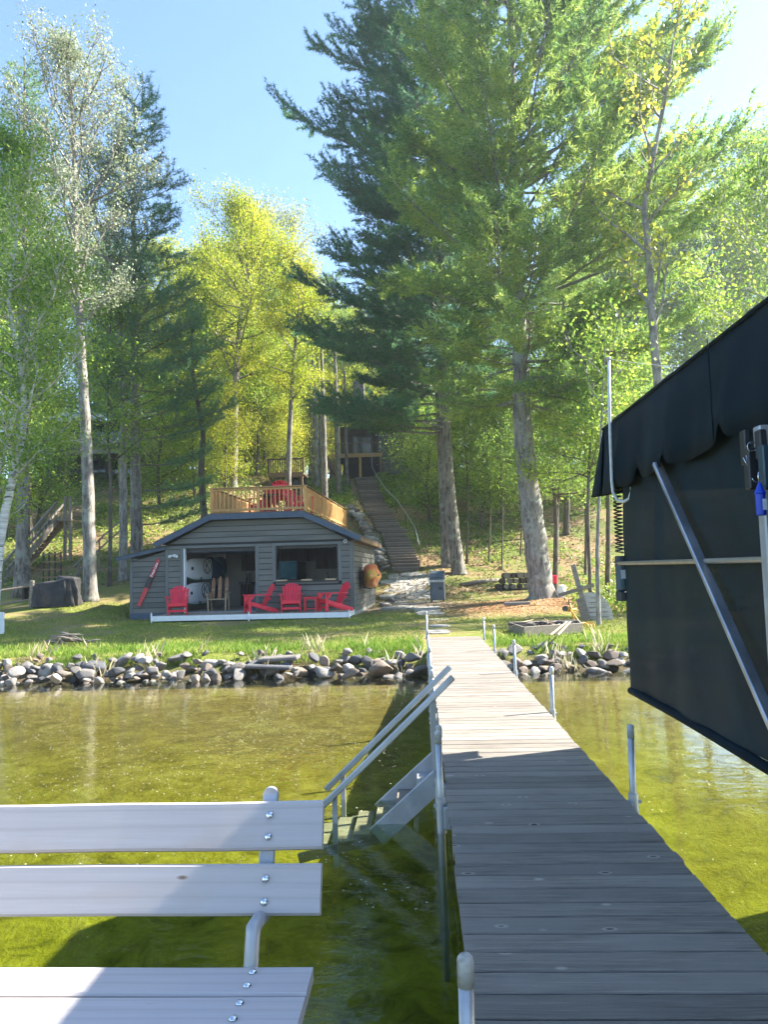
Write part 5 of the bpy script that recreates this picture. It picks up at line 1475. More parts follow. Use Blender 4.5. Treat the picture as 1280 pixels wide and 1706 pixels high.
MB().add([(a - 1, Yn + 1.5, rzn - .2), (b + .3, Yn + 1.5, rzn - .2), (b + .3, Yn + 7, rzn + 1.4), (a - 1, Yn + 7, rzn + 1.4), (a - 1, Yn + 1.5, rzn - .4), (b + .3, Yn + 1.5, rzn - .4), (b + .3, Yn + 7, rzn + 1.2), (a - 1, Yn + 7, rzn + 1.2)],
         [(0, 1, 2, 3), (7, 6, 5, 4), (0, 4, 5, 1), (2, 6, 7, 3), (0, 3, 7, 4), (1, 5, 6, 2)]).build('roof', MT['metalroof'], nh)
# ------------------------------------------------------------------ trees
Y_LEAF = leafmat('sunny_yellow_green_leaves', [(.20, .29, .025), (.34, .42, .035), (.47, .49, .045), (.54, .47, .05)], .6)
G_LEAF = leafmat('fresh_green_leaves', [(.11, .22, .035), (.20, .34, .045), (.32, .44, .06), (.42, .49, .07)], .62)
M_LEAF = leafmat('mid_green_leaves', [(.11, .22, .035), (.20, .31, .05), (.32, .41, .07)], .6)
PALE = leafmat('pale_catkins', [(.22, .27, .13), (.34, .38, .22), (.46, .47, .33), (.30, .40, .16)], .35)
PALEG = leafmat('pale_green_catkins', [(.26, .31, .14), (.38, .42, .22), (.50, .52, .34)], .35)
ASH = leafmat('opening_yellow_leaves', [(.34, .38, .04), (.50, .50, .06), (.60, .56, .10)], .45)
PINE = leafmat('blue_green_needles', [(.055, .16, .095), (.10, .24, .11), (.18, .33, .12)], .45, .5, .55)
PINEL = leafmat('grey_green_needles', [(.08, .19, .10), (.14, .28, .13), (.24, .38, .15)], .5, .5, .55)
PINE2 = leafmat('sunlit_pine_needles', [(.10, .23, .08), (.22, .37, .09), (.38, .50, .10), (.52, .60, .13)], .55, .45, .55)
PINE3 = leafmat('soft_young_pine_needles', [(.10, .22, .07), (.19, .31, .08), (.30, .40, .10)], .45, .5)
BARK = barkmat('furrowed_grey_bark', (.24, .21, .18), (.07, .058, .048), (.27, .28, .22))
BARKP = barkmat('pale_lichen_bark', (.29, .265, .23), (.10, .085, .07), (.34, .35, .29))
BARKB = barkmat('white_birch_bark', (.66, .64, .59), (.40, .37, .33), None, 3, True, .25)
BARKD = barkmat('dark_thin_bark', (.13, .10, .075), (.045, .035, .028), (.15, .16, .11))
def ortho(D):
    a = np.cross(D, np.array([0, 0, 1.0])); ln = np.linalg.norm(a, axis=1, keepdims=True)
    a = np.where(ln < .05, np.array([[1., 0, 0]]), a / np.maximum(ln, 1e-6))
    return a, np.cross(D, a)
def unit(v): return v / np.maximum(np.linalg.norm(v, axis=-1, keepdims=True), 1e-9)
class Wood:
    def __init__(s): s.A = []; s.B = []; s.ra = []; s.rb = []
    def poly(s, pts, r0, r1):
        n = len(pts) - 1
        for i in range(n):
            s.A.append(pts[i]); s.B.append(pts[i + 1])
            s.ra.append(r0 + (r1 - r0) * i / n); s.rb.append(r0 + (r1 - r0) * (i + 1) / n)
    def mesh(s, name, mat, k=5):
        A, B, ra, rb = (np.array(q, float) for q in (s.A, s.B, s.ra, s.rb))
        D = unit(B - A); u, v = ortho(D); n = len(A)
        V = np.zeros((n, 2 * k, 3))
        for j in range(k):
            c, w_ = math.cos(2 * PI * j / k), math.sin(2 * PI * j / k)
            V[:, j] = A + (u * c + v * w_) * ra[:, None]; V[:, k + j] = B + (u * c + v * w_) * rb[:, None]
        base = (np.arange(n) * 2 * k)[:, None]
        Q = np.concatenate([base + np.array([[j, (j + 1) % k, k + (j + 1) % k, k + j]]) for j in range(k)])
        return npmesh(name, V.reshape(-1, 3), Q, mat=mat, smooth=True)
def leaf_quads(C, size, rg, droop=.0, aspect=.62, up=.35):
    n = len(C)
    N = unit(rg.normal(size=(n, 3)) + np.array([0, 0, up * 1.5]))
    a, b = ortho(N); t = rg.uniform(0, 2 * PI, n)[:, None]
    u = a * np.cos(t) + b * np.sin(t); v = np.cross(N, u)
    if droop: u = unit(u + np.array([0, 0, -droop])); v = unit(np.cross(N, u))
    s = (size * rg.uniform(.45, 1.45, n))[:, None]
    V = np.stack([C - u * s * .5, C + v * s * aspect * .5, C + u * s * .5, C - v * s * aspect * .5], 1)
    return V.reshape(-1, 3)
def quads(n): return np.arange(n * 4).reshape(-1, 4)
def curve_pts(a, d, L, n, up, wob, rg):
    pts = [np.array(a, float)]; d = np.array(d, float)
    for i in range(n):
        d = d + rg.normal(size=3) * wob + np.array([0, 0, up]); d /= np.linalg.norm(d)
        pts.append(pts[-1] + d * L / n)
    return pts
def trunk_mb(pts, r0, r1, flare=1.6, n=14):
    m = len(pts) - 1
    out, rad = [], []
    for i in range(m * 6 + 1):
        t = i / 6; k = min(int(t), m - 1); f = t - k
        p = Vector(pts[k]).lerp(Vector(pts[k + 1]), f)
        s = t / m
        rr = r0 + (r1 - r0) * s
        rr *= 1 + (flare - 1) * math.exp(-s * m * 6 * .75 if m * 6 > 6 else -s * 6)
        rr *= 1 + .015 * math.sin(i * 2.1)
        out.append(p + Vector((math.sin(i * .9) * .03 * r0, math.cos(i * 1.3) * .03 * r0, 0)) * 1.2); rad.append(rr)
    return MB().tube(out, rad, n)
def smooth_path(P_):
    P_ = [np.array(p, float) for p in P_]
    out = []
    for i in range(len(P_) - 1):
        p0, p1, p2, p3 = P_[max(i - 1, 0)], P_[i], P_[i + 1], P_[min(i + 2, len(P_) - 1)]
        for t in (0, .34, .67):
            out.append(.5 * ((2 * p1) + (-p0 + p2) * t + (2 * p0 - 5 * p1 + 4 * p2 - p3) * t * t + (-p0 + 3 * p1 - 3 * p2 + p3) * t ** 3))
    out.append(P_[-1])
    return out
def decid(name, label, base, path, r0, crown, leaf, bark, seed, nl=26, leaves=14000, lsize=.13, droop=0, group=None, limb_r=.35, cat='tree', flare=1.5, elev=(25, 60), sub=7, gap=.25, cl_r=.38, per=16):
    """path: trunk points (absolute); crown: (start fraction along trunk, max radius, shape exponent)"""
    rg = np.random.default_rng(seed)
    P_ = smooth_path(path)
    L = [0]
    for a, b in zip(P_[:-1], P_[1:]): L.append(L[-1] + np.linalg.norm(b - a))
    tot = L[-1]
    def at(t):
        s = t * tot
        i = min(max(np.searchsorted(L, s) - 1, 0), len(P_) - 2)
        f = (s - L[i]) / (L[i + 1] - L[i]); return P_[i] * (1 - f) + P_[i + 1] * f
    root = thing(name, label, cat, tuple(P_[0]), 0, group)
    o0 = P_[0]
    tk = trunk_mb([Vector(p - o0) for p in P_], r0, r0 * .12, flare).build('trunk', bark, root, smooth=True)
    W = Wood(); T = []
    c0, cr, ce = crown
    for k in range(nl):
        t = c0 + (1 - c0) * ((k + rg.uniform(0, .9)) / nl)
        h = (t - c0) / (1 - c0)
        prof = math.sin(PI * min(1, (h * .86 + .14))) ** ce
        Lb = cr * max(.18, prof) * rg.uniform(.7, 1.15)
        az = k * 2.399 + rg.uniform(-.5, .5)
        el = R(rg.uniform(*elev)) * (1 if h < .8 else 1.3)
        d = (math.cos(az) * math.cos(el), math.sin(az) * math.cos(el), math.sin(el))
        a = at(min(t, .97)) - o0
        pts = curve_pts(a, d, Lb * 1.15, 6, .05, .13, rg)
        rb = r0 * limb_r * (1 - .75 * h) + .012
        W.poly(pts, rb, .012)
        for q in range(sub):
            i = min(1 + int(rg.integers(0, 5)), 5); f = rg.random()
            s = pts[i] * (1 - f) + pts[i + 1] * f if i < 6 else pts[6]
            dd = unit(pts[min(i + 1, 6)] - pts[i]); rd = rg.normal(size=3); rd[2] = abs(rd[2]) * .5
            dd = unit(dd * .8 + unit(rd) * .9)
            sp_ = curve_pts(s, dd, Lb * rg.uniform(.28, .5), 4, .03, .18, rg)
            W.poly(sp_, rb * .3 + .006, .005)
            for z_ in range(1, 5):
                T.append(sp_[z_])
                if z_ > 1 and rg.random() < .5:
                    e_ = sp_[z_] + unit(rg.normal(size=3)) * Lb * .12; W.poly([sp_[z_], e_], .006, .003); T.append(e_)
        T += pts[3:]
    W.mesh_ = W.mesh('limbs', bark, 3)
    tag(link('limbs', W.mesh_, root), kind='stuff')
    T = np.array(T)
    T = T[rg.random(len(T)) > gap]
    per = max(4, int(leaves / len(T)))
    C = np.repeat(T, per, 0) + rg.normal(size=(len(T) * per, 3)) * np.array([cl_r, cl_r, cl_r * .75])
    V = leaf_quads(C, lsize, rg, droop)
    cm = npmesh('crown', V, quads(len(C)), mat=leaf)
    tag(link('crown', cm, root), kind='stuff')
    return root
def pine(name, label, path, r0, spec, leaf, bark, seed, group=None, tuft=.19, ntw=15, dens=1.0, whorl=.55, flare=1.4, bpw=5, nw=.024, extra=None, nlen=1.0):
    """spec(h, az) -> (branch length, elevation angle in radians); path absolute"""
    rg = np.random.default_rng(seed)
    P_ = smooth_path(path); o0 = P_[0]
    root = thing(name, label, 'tree', tuple(o0), 0, group)
    trunk_mb([Vector(p - o0) for p in P_], r0, r0 * .10, flare, 18).build('trunk', bark, root, smooth=True)
    zs = np.array([p[2] for p in P_]); H_ = zs[-1] - zs[0]
    def at(z):
        return np.array([np.interp(z, zs, [p[i] for p in P_]) for i in range(3)])
    W = Wood(); TP, TD, TS = [], [], []
    z = zs[0]; jobs = []
    while z < zs[-1] - .2:
        h = (z - zs[0]) / H_
        a0 = rg.uniform(0, 6.28)
        for b in range(bpw):
            az = a0 + b * 2 * PI / bpw + rg.uniform(-.35, .35)
            Lb, el = spec(h, az)
            if Lb > .15: jobs.append((z + rg.uniform(-.2, .2), az, Lb * rg.uniform(.75, 1.12), el + rg.uniform(-.12, .12)))
        z += whorl * rg.uniform(.8, 1.25)
    if extra: jobs += extra
    for (z, az, Lb, el) in jobs:
        z = min(max(z, zs[0]), zs[-1])
        d = np.array([math.cos(az) * math.cos(el), math.sin(az) * math.cos(el), math.sin(el)])
        n = 7
        pts = curve_pts(at(z) - o0, d, Lb, n, .045, .045, rg)
        rb = .012 + .011 * Lb
        W.poly(pts, rb, .01)
        side0 = unit(np.cross(d, [0, 0, 1.0]))
        nt = max(4, int(ntw * (Lb / 4) ** .8 * dens))
        for q in range(nt):
            s = .30 + .70 * (q + rg.random()) / nt
            i = min(int(s * n), n - 1); f = s * n - i
            p = pts[i] * (1 - f) + pts[i + 1] * f
            dd = unit(pts[i + 1] - pts[i])
            sd = side0 * (1 if q % 2 else -1)
            tl = Lb * .24 * (1.15 - s * .55) * rg.uniform(.7, 1.25) + .32
            td = unit(dd * rg.uniform(.7, 1.1) + sd * rg.uniform(.5, 1.1) + np.array([0, 0, rg.uniform(-.2, .55)]))
            tw = curve_pts(p, td, tl, 3, .05, .09, rg)
            W.poly(tw, .009, .004)
            m = max(3, int(tl / .085))
            for j in range(m):
                g_ = (.12 + .88 * (j + .5) / m) * 3; ii = min(int(g_), 2); ff = g_ - ii
                c = tw[ii] * (1 - ff) + tw[ii + 1] * ff
                TP.append(c + rg.normal(size=3) * .045); TD.append(unit(tw[ii + 1] - tw[ii])); TS.append(1)
        TP.append(pts[-1]); TD.append(unit(pts[-1] - pts[-2])); TS.append(1.2)
    tag(link('limbs', W.mesh('limbs', bark, 3), root), kind='stuff')
    TP, TD = np.array(TP), np.array(TD)
    nn = 6
    n = len(TP)
    P0 = np.repeat(TP, nn, 0); D0 = np.repeat(TD, nn, 0)
    nd = unit(D0 * .75 + rg.normal(size=(n * nn, 3)) * .72)
    ln = (tuft * nlen * rg.uniform(.7, 1.25, n * nn))[:, None]
    a, b = ortho(nd); t = rg.uniform(0, PI, n * nn)[:, None]; sd = a * np.cos(t) + b * np.sin(t)
    P0 = P0 + D0 * rg.uniform(-.05, .05, n * nn)[:, None]
    V = np.stack([P0 - sd * nw * .5, P0 + sd * nw * .5, P0 + nd * ln], 1).reshape(-1, 3)
    cm = npmesh('crown', V, None, np.arange(n * nn * 3).reshape(-1, 3), mat=leaf)
    tag(link('crown', cm, root), kind='stuff')
    print('pine', label[:30], n * nn)
    return root
def V3(*a): return np.array(a, float)
def pp(px, py, Y): return np.array(P(px, py, Y=Y))
def base(px, py, Y):
    q = P(px, py, Y=Y); return np.array([q.x, q.y, H(q.x, q.y) - .1])
# --- the two great white pines
def sp_big(h, az):
    z = h * 29
    if z < 7.2: return 0, 0
    f = (z - 7.2) / 21.8
    right = math.cos(az)
    L = (6.6 if right > 0 else 4.9) * (1 - f * .25) * (.60 + .40 * min(1, f * 4)) + (1.8 * right if right > 0 else 0) * min(1, f * 3)
    el = -.25 + f * .95 + (.22 * min(1, f * 3) if right > 0 else 0)
    return L, el
big_ext = [(z_, a_, l_, e_) for z_, a_, l_, e_ in [(13.5, .1, 9.0, .42), (15.0, -.25, 9.5, .48), (16.5, .2, 9.2, .5), (18, 0, 8.8, .55), (12, -.1, 8.2, .3), (10.5, .1, 7.5, .2), (9.0, -.3, 6.6, .05), (8.4, .3, 6.2, 0), (11.5, -1.2, 7.4, .35), (13.5, -1.9, 7.2, .45), (10.5, -2.0, 6.4, .2), (15, -1.5, 7.4, .55), (9.2, -1.6, 6.0, .05), (12.5, -2.6, 6.4, .45), (16.5, -2.3, 6.6, .6), (18.5, -1.3, 6.6, .65)]]
bp_ = base(905, 1006, 28.5)
pine('white_pine', 'huge white pine with thick lichened trunk right of the path', [bp_, pp(890, 880, 28.5), pp(872, 720, 28.6), pp(868, 600, 28.8), pp(862, 420, 29), pp(855, 200, 29), pp(850, -60, 29), pp(850, -230, 29)], .47, sp_big, PINE2, BARKP, 3, ntw=24, whorl=.66, bpw=5, tuft=.23, nw=.040, extra=big_ext)
def sp_left(h, az):
    z = h * 34
    if z < 8.2: return 0, 0
    f = (z - 8.2) / 26
    L = 5.0 * (1 - f * .45) * (.7 + .3 * min(1, f * 4)) - .6 * math.cos(az)
    return L, -.10 + f * .55
lp0 = base(766, 985, 39)
ext = [(22.5, PI - .05, 9.5, .42), (21.5, PI + .25, 6.5, .40), (23.5, PI - .3, 6.5, .45), (20.6, PI + .1, 6.5, .30), (27.5, PI, 6.8, .25), (28.5, PI - .1, 6.0, .3), (14.5, PI, 8.2, .12), (13.6, PI - .2, 8, .08), (13.0, PI + .2, 7.4, .05), (12.2, PI - .1, 6.8, -.05), (12.8, PI - .5, 6, 0), (17, PI, 5.8, .2), (10.5, PI + .2, 6.0, -.12), (10.0, PI - .1, 5.8, -.15), (9.6, PI + .5, 5.5, -.2), (9.3, PI - .4, 5.0, -.1), (8.9, PI + .15, 6.6, -.02), (9.0, PI + .5, 6.2, -.04), (9.6, PI - .25, 6.2, .02), (9.2, PI + .9, 5.2, -.05), (11.5, PI + .6, 6.5, .0), (15.5, PI + .5, 6.5, .15), (19, PI + .4, 6.2, .25), (10.4, -.2, 5.0, 0), (12.5, .2, 5.0, .1), (24.5, PI + .1, 5.8, .3)]
pine('white_pine', 'dark white pine behind the grill, the right and thicker trunk of the pair', [lp0, pp(752, 850, 39), pp(742, 700, 39), pp(735, 500, 39), pp(725, 300, 39.2), pp(715, 100, 39.4), pp(705, -60, 39.5), pp(702, -200, 39.5)], .36, sp_left, PINE, BARK, 4, ntw=22, whorl=.60, bpw=6, tuft=.24, nw=.040, extra=ext)
lp1 = base(746, 975, 40.5)
pine('white_pine', 'slimmer white pine trunk just left of its twin behind the grill', [lp1, pp(740, 850, 40.5), pp(732, 700, 40.5), pp(722, 480, 40.8), pp(716, 300, 41)], .30, lambda h, az: (0, 0) if h < .42 else (3.6 * (1.1 - h), .15), PINE, BARK, 5, ntw=12, whorl=.8, bpw=5)
# young soft pine foliage low right
pine('young_pine', 'young bushy pine behind the big trunk at the right', [base(925, 980, 35), pp(930, 800, 35), pp(935, 640, 35), pp(940, 470, 35.2)], .13, lambda h, az: (0, 0) if h < .30 else (3.0 * (1.15 - h), .1), PINE3, BARKD, 8, ntw=12, whorl=.55, bpw=5)
# --- left group
sp_n = lambda lo, L, e0, e1: (lambda h, az: (0, 0) if h < lo else (L * (1.08 - (h - lo) / (1 - lo)) ** .8, e0 + (e1 - e0) * h))
pine('white_pine', 'dark pine with open layered branches behind the left end of the boathouse', [base(228, 925, 35), pp(226, 800, 35), pp(224, 640, 35), pp(222, 480, 35), pp(222, 330, 35), pp(224, 165, 35)], .30, lambda h, az: ((0, 0) if h < .30 else (3.6 * (1.12 - h) ** .7 * (1.35 if math.cos(az) > .3 else .9), .05 + .7 * (h - .3))), PINEL, BARK, 11, ntw=19, whorl=.85, bpw=5, tuft=.22, nw=.03,
     extra=[(5.2, -.2, 3.2, -.05), (6.0, .5, 3.4, .0), (4.4, .1, 2.8, -.1), (8.8, .0, 4.6, .05), (9.3, -.2, 4.4, .1), (8.4, .3, 4.0, .0), (7.2, .2, 3.4, 0), (11.5, .0, 4.4, .1)])
pine('dark_pine', 'bluish pine top standing behind the birch at the far left', [base(45, 940, 40), pp(42, 700, 40), pp(40, 400, 40), pp(40, 95, 40)], .28, sp_n(.42, 4.2, .1, .5), PINE3, BARKD, 12, ntw=11, whorl=.8, bpw=5, tuft=.24, nw=.03)
t_ = thing('tree_trunk', 'thick grey trunk behind the split rail fence at the left', 'tree trunk', tuple(base(36, 1000, 31.5)))
b0 = base(36, 1000, 31.5)
trunk_mb([Vector(np.array(q) - b0) for q in (b0, pp(38, 880, 31.5), pp(36, 760, 31.6), pp(38, 600, 31.7), pp(40, 520, 31.8))], .30, .2, 1.5).build('trunk', BARK, t_, smooth=True)
decid('poplar', 'tall tree with straight pale trunk and whitish catkin crown left of the boathouse', None, [base(150, 1003, 30), pp(146, 800, 30), pp(138, 640, 30), pp(130, 500, 30), pp(124, 360, 30), pp(122, 220, 30), pp(108, 80, 30)], .27, (.48, 3.7, .7), PALE, BARKP, 21, nl=38, leaves=24000, lsize=.10, droop=.8, elev=(35, 65), sub=8, gap=.15, cl_r=.24)
decid('poplar', 'second pale catkin tree leaning between the tall poplar and the dark pine', None, [base(205, 960, 34), pp(205, 800, 34), pp(204, 640, 34), pp(188, 440, 34), pp(150, 330, 34), pp(215, 260, 34)], .20, (.55, 3.2, .7), PALEG, BARKP, 22, nl=26, leaves=13000, lsize=.11, droop=.8, elev=(35, 65), sub=8, gap=.15, cl_r=.26)
decid('birch', 'white birch leaning and forking at the left edge with fresh green leaves', None, [base(-12, 1005, 23), pp(0, 900, 23), pp(22, 790, 23), pp(40, 700, 23), pp(32, 600, 23), pp(14, 500, 23), pp(28, 380, 23), pp(14, 230, 23)], .155, (.28, 2.3, .6), G_LEAF, BARKB, 23, nl=34, leaves=20000, lsize=.10, droop=.5, elev=(20, 55), sub=9, gap=.22, cl_r=.30)
decid('birch', 'thin second stem of green birch beside the leaning white birch', None, [base(-40, 1005, 24), pp(-10, 820, 24), pp(40, 640, 24), pp(75, 520, 24), pp(100, 430, 24)], .08, (.25, 2.2, .6), G_LEAF, BARKB, 24, nl=24, leaves=13000, lsize=.10, droop=.5, sub=8, gap=.1, cl_r=.32, elev=(0, 45))
# --- centre
decid('maple', 'bright yellow green maple with dark forked trunk above the roof deck', None, [base(388, 812, 48), pp(390, 740, 48), pp(392, 640, 48), pp(400, 540, 48), pp(412, 455, 48), pp(405, 390, 48), pp(395, 345, 48)], .28, (.36, 4.3, .6), Y_LEAF, BARK, 31, nl=34, leaves=48000, lsize=.115, elev=(8, 50), sub=9, gap=.1, cl_r=.36)
decid('maple', 'slender maple with yellow green crown and straight grey trunk right of the forked one', None, [base(478, 812, 46), pp(482, 740, 46), pp(488, 620, 46), pp(496, 530, 46), pp(500, 450, 46)], .20, (.5, 2.4, .6), Y_LEAF, BARK, 32, nl=20, leaves=20000, lsize=.115, elev=(10, 50), gap=.1)
decid('leaning_tree', 'crooked dark trunk rising left of the roof deck', None, [base(345, 880, 38), pp(335, 790, 38), pp(338, 720, 38), pp(325, 650, 38), pp(318, 590, 38), pp(322, 520, 38)], .19, (.6, 2.2, .6), M_LEAF, BARKD, 33, nl=14, leaves=6000, lsize=.13)
decid('ash', 'spindly tree with sparse opening yellow leaves and grey trunk above the canopy', None, [base(1096, 1000, 24), pp(1100, 700, 24), pp(1090, 560, 24), pp(1080, 400, 24), pp(1075, 340, 24), pp(1098, 220, 24), pp(1118, 100, 24), pp(1135, -10, 24)], .17, (.42, 2.7, .55), ASH, BARKP, 41, nl=18, leaves=1900, lsize=.15, elev=(25, 60), sub=6, gap=.45, cl_r=.16, flare=1.2, limb_r=.40)
decid('young_maple', 'bright green young maple behind the canopy corner', None, [base(985, 1000, 27), pp(980, 850, 27), pp(985, 720, 27), pp(990, 620, 27), pp(995, 545, 27)], .07, (.42, 2.0, .5), G_LEAF, BARKD, 42, nl=26, leaves=15000, lsize=.115, elev=(-5, 40), sub=8, gap=.12, cl_r=.25)
decid('birch', 'leafy birch at the right edge above the canopy', None, [base(1330, 1000, 25), pp(1320, 700, 25), pp(1300, 500, 25), pp(1290, 280, 25)], .15, (.25, 3.4, .5), G_LEAF, BARKB, 43, nl=30, leaves=17000, lsize=.12, droop=.6, sub=8, gap=.2, cl_r=.38)
th = decid('slim_birch', 'thin pale grey trunk standing just left of the canopy', None, [base(998, 1034, 20.5), pp(996, 920, 20.5), pp(1000, 800, 20.5), pp(1003, 690, 20.5), pp(1010, 560, 20.6)], .065, (.7, 1.3, .6), G_LEAF, BARKP, 44, nl=8, leaves=900, lsize=.11, flare=1.3)
for i, (px, py, Y, r, top, lab) in enumerate([(778, 945, 41, .07, 560, 'thin dark sapling just right of the twin pine trunks'), (815, 942, 41, .05, 620, 'thin dark sapling midway between the two great pines'), (836, 942, 40, .045, 640, 'thinnest dark sapling left of the huge pine'), (868, 935, 42, .05, 640, 'slanting dark sapling against the huge pine trunk'), (925, 1000, 33, .13, 620, 'dark trunk close behind the right side of the huge pine'), (975, 945, 38, .08, 680, 'dark forked sapling on the leafy slope at the right'), (945, 925, 46, .20, 500, 'broad shaded trunk deep on the slope right of the huge pine'), (1012, 985, 30, .11, 560, 'shaded trunk behind the slim pale trunk at the canopy'), (182, 985, 33, .10, 500, 'slim dark sapling between the tall poplar and the dark pine'), (428, 800, 52, .13, 560, 'slim trunk between the forked maple and the straight maple'), (358, 830, 56, .15, 600, 'pale trunk in the bright wood left of the forked maple')]):
    b0 = base(px, py, Y)
    decid('sapling' if r < .1 else 'woodland_tree', lab, None, [b0, pp(px + 2, (py + top) / 2 + 60, Y), pp(px - 3, (py + top) / 2 - 40, Y), pp(px + 3, top, Y)], r, (.42, 2.2, .5), M_LEAF if px > 700 else G_LEAF, BARKD if px != 358 else BARKP, 60 + i, nl=16, leaves=8500, lsize=.12, elev=(-5, 40), sub=6, gap=.1, cl_r=.38, flare=1.3)
# straight forest trunks right of centre
for i, (px, py, Y, r, top, lab) in enumerate([(541, 812, 50, .22, 560, 'dark straight trunk left of the cabin stairs'), (563, 790, 55, .22, 540, 'straight grey trunk in front of the cabin stairs'), (527, 792, 57, .26, 600, 'pale sunlit trunk left of the cabin'), (535, 790, 60, .16, 600, 'thin pale trunk behind the sunlit one left of the cabin'), (519, 792, 60, .18, 610, 'half hidden brown trunk left of the sunlit trunk'), (578, 790, 58, .14, 620, 'thin trunk beside the left corner of the cabin deck')]):
    b0 = base(px, py, Y)
    pine('woodland_pine', lab, [b0, pp(px - 2, 700, Y), pp(px - 4, 620, Y), pp(px - 6, top, Y), pp(px - 8, top - 90, Y)], r, lambda h, az: (0, 0) if h < .66 else (2.6 * (1.2 - h), .2), PINE3, BARKP if 'pale' in lab else BARK, 80 + i, ntw=9, whorl=.9, bpw=4, tuft=.26, nw=.035, flare=1.2)

# --- woodland behind: a few kinds, copied
def proto_d(seed, h, c0, cr, leaf, n, ls, nl=26, bark=BARK):
    t = decid('woodland_tree', 'x', None, [(0, 0, 0), (.3, .1, h * .35), (-.1, .2, h * .7), (.2, 0, h)], h * .011 + .04, (c0, cr, .55), leaf, bark, seed, nl=nl, leaves=n, lsize=ls, elev=(0, 50), sub=8, gap=.08, cl_r=.55, flare=1.2)
    t.location = (0, 0, 0); return t
protos = [proto_d(101, 20, .30, 4.2, Y_LEAF, 26000, .175), proto_d(102, 18, .22, 4.0, G_LEAF, 26000, .175), proto_d(103, 22, .35, 4.4, M_LEAF, 26000, .175), proto_d(104, 21, .30, 3.6, PALEG, 9000, .17, 30, BARKP), proto_d(105, 9, .10, 2.6, Y_LEAF, 15000, .12, 22, BARKD), proto_d(106, 8, .10, 2.4, G_LEAF, 15000, .12, 22, BARKD)]
names = ['yellow green leafy tree', 'fresh green leafy tree', 'mid green leafy tree', 'pale greenish tree', 'low yellow green young tree', 'low green young tree']
def wood_place(x, y):
    b = bearing(x, y, H(x, y))
    far = 'far back ' if y > 72 else ''
    for lim, w_ in ((60, 'behind the leftmost birch'), (170, 'behind the tall pale poplar'), (290, 'behind the dark pine left of the boathouse'), (350, 'behind the crooked trunk left of the roof deck'), (430, 'around the forked maple'), (510, 'behind the lookout deck'), (580, 'left of the hill cabin'), (650, 'behind the hill cabin'), (730, 'between the hill cabin and the twin pines'), (800, 'just right of the twin pines'), (880, 'behind the huge pine'), (960, 'right of the huge pine'), (1060, 'behind the canopy corner'), (1180, 'above the middle of the canopy')):
        if b < lim: return far + w_
    return far + 'above the right end of the canopy'
grp = 'woodland trees on the hill behind'
used = set()
def put(k, x, y, s, rz):
    if k in used: o = copy_tree(protos[k])
    else: o = protos[k]; used.add(k)
    o.location = (x, y, H(x, y) - .1); o.scale = (s, s, s); o.rotation_euler = (0, 0, rz)
    o['label'] = names[k] + ' ' + wood_place(x, y); o['group'] = grp + (', young trees' if k > 3 else '')
rf = random.Random(5)
spots = []
for (px, Y, k, s) in [(270, 62, 0, .95), (310, 70, 1, 1.0), (345, 58, 0, .85), (370, 74, 2, 1.1), (430, 66, 0, 1.05), (445, 80, 3, 1.35), (495, 78, 3, 1.35), (470, 62, 1, .95), (520, 72, 0, 1.0), (555, 80, 1, 1.0), (590, 84, 0, .95), (625, 90, 0, .9), (250, 84, 2, 1.0), (200, 60, 1, .9), (160, 66, 2, 1.0), (70, 66, 1, 1.1), (20, 60, 2, 1.1), (-30, 52, 1, 1.0),
                      (660, 78, 2, 1.0), (700, 70, 1, .9), (800, 62, 2, .9), (870, 72, 1, 1.0), (950, 72, 1, 1.1), (1000, 66, 2, 1.15), (1050, 74, 1, 1.3), (1110, 66, 2, 1.25), (1160, 74, 1, 1.3), (1220, 66, 1, 1.25), (1290, 72, 2, 1.4), (1350, 66, 1, 1.4), (1090, 86, 1, 1.4), (1250, 84, 1, 1.5), (980, 86, 2, 1.3), (600, 100, 2, .9), (640, 104, 1, .9)]:
    q = P(px, 800, Y=Y); put(k, q.x, Y, s * rf.uniform(.94, 1.06), rf.uniform(0, 6))
for (px, Y, k, s) in [(265, 46, 5, 1.0), (300, 50, 4, 1.0), (325, 46, 5, .8), (360, 52, 4, 1.0), (410, 56, 4, 1.1), (440, 54, 4, .9), (455, 60, 5, 1.0), (500, 60, 4, 1.0), (515, 70, 4, 1.1), (550, 74, 4, 1.1), (590, 76, 4, 1.1), (380, 60, 4, 1.2), (335, 62, 4, 1.2), (300, 66, 4, 1.2), (60, 42, 5, 1.0), (10, 40, 5, 1.1), (420, 88, 4, 1.5), (455, 84, 4, 1.5), (490, 92, 4, 1.5), (525, 86, 4, 1.6), (560, 92, 4, 1.6), (400, 78, 4, 1.3), (470, 76, 5, 1.2), (540, 80, 5, 1.3), (610, 92, 4, 1.5), (440, 104, 4, 2), (500, 108, 4, 2), (570, 106, 4, 2), (230, 80, 5, 1.6), (150, 76, 5, 1.6), (60, 78, 5, 1.7), (310, 84, 4, 1.6), (350, 92, 4, 1.7), (715, 49, 5, .8), (700, 58, 5, .9), (760, 52, 5, .9), (800, 48, 5, 1.0), (835, 50, 5, 1.0), (870, 47, 5, 1.0), (790, 56, 4, 1.0), (900, 54, 5, .9), (950, 52, 5, 1.0), (1010, 50, 5, 1.0), (1060, 54, 5, 1.2), (1000, 60, 4, 1.2), (400, 68, 4, 1.2), (450, 70, 4, 1.2), (345, 70, 4, 1.2), (375, 47, 4, .7), (480, 52, 4, .7), (700, 74, 5, 1.0)]:
    q = P(px, 800, Y=Y); put(k, q.x, Y, s * rf.uniform(.9, 1.1), rf.uniform(0, 6))
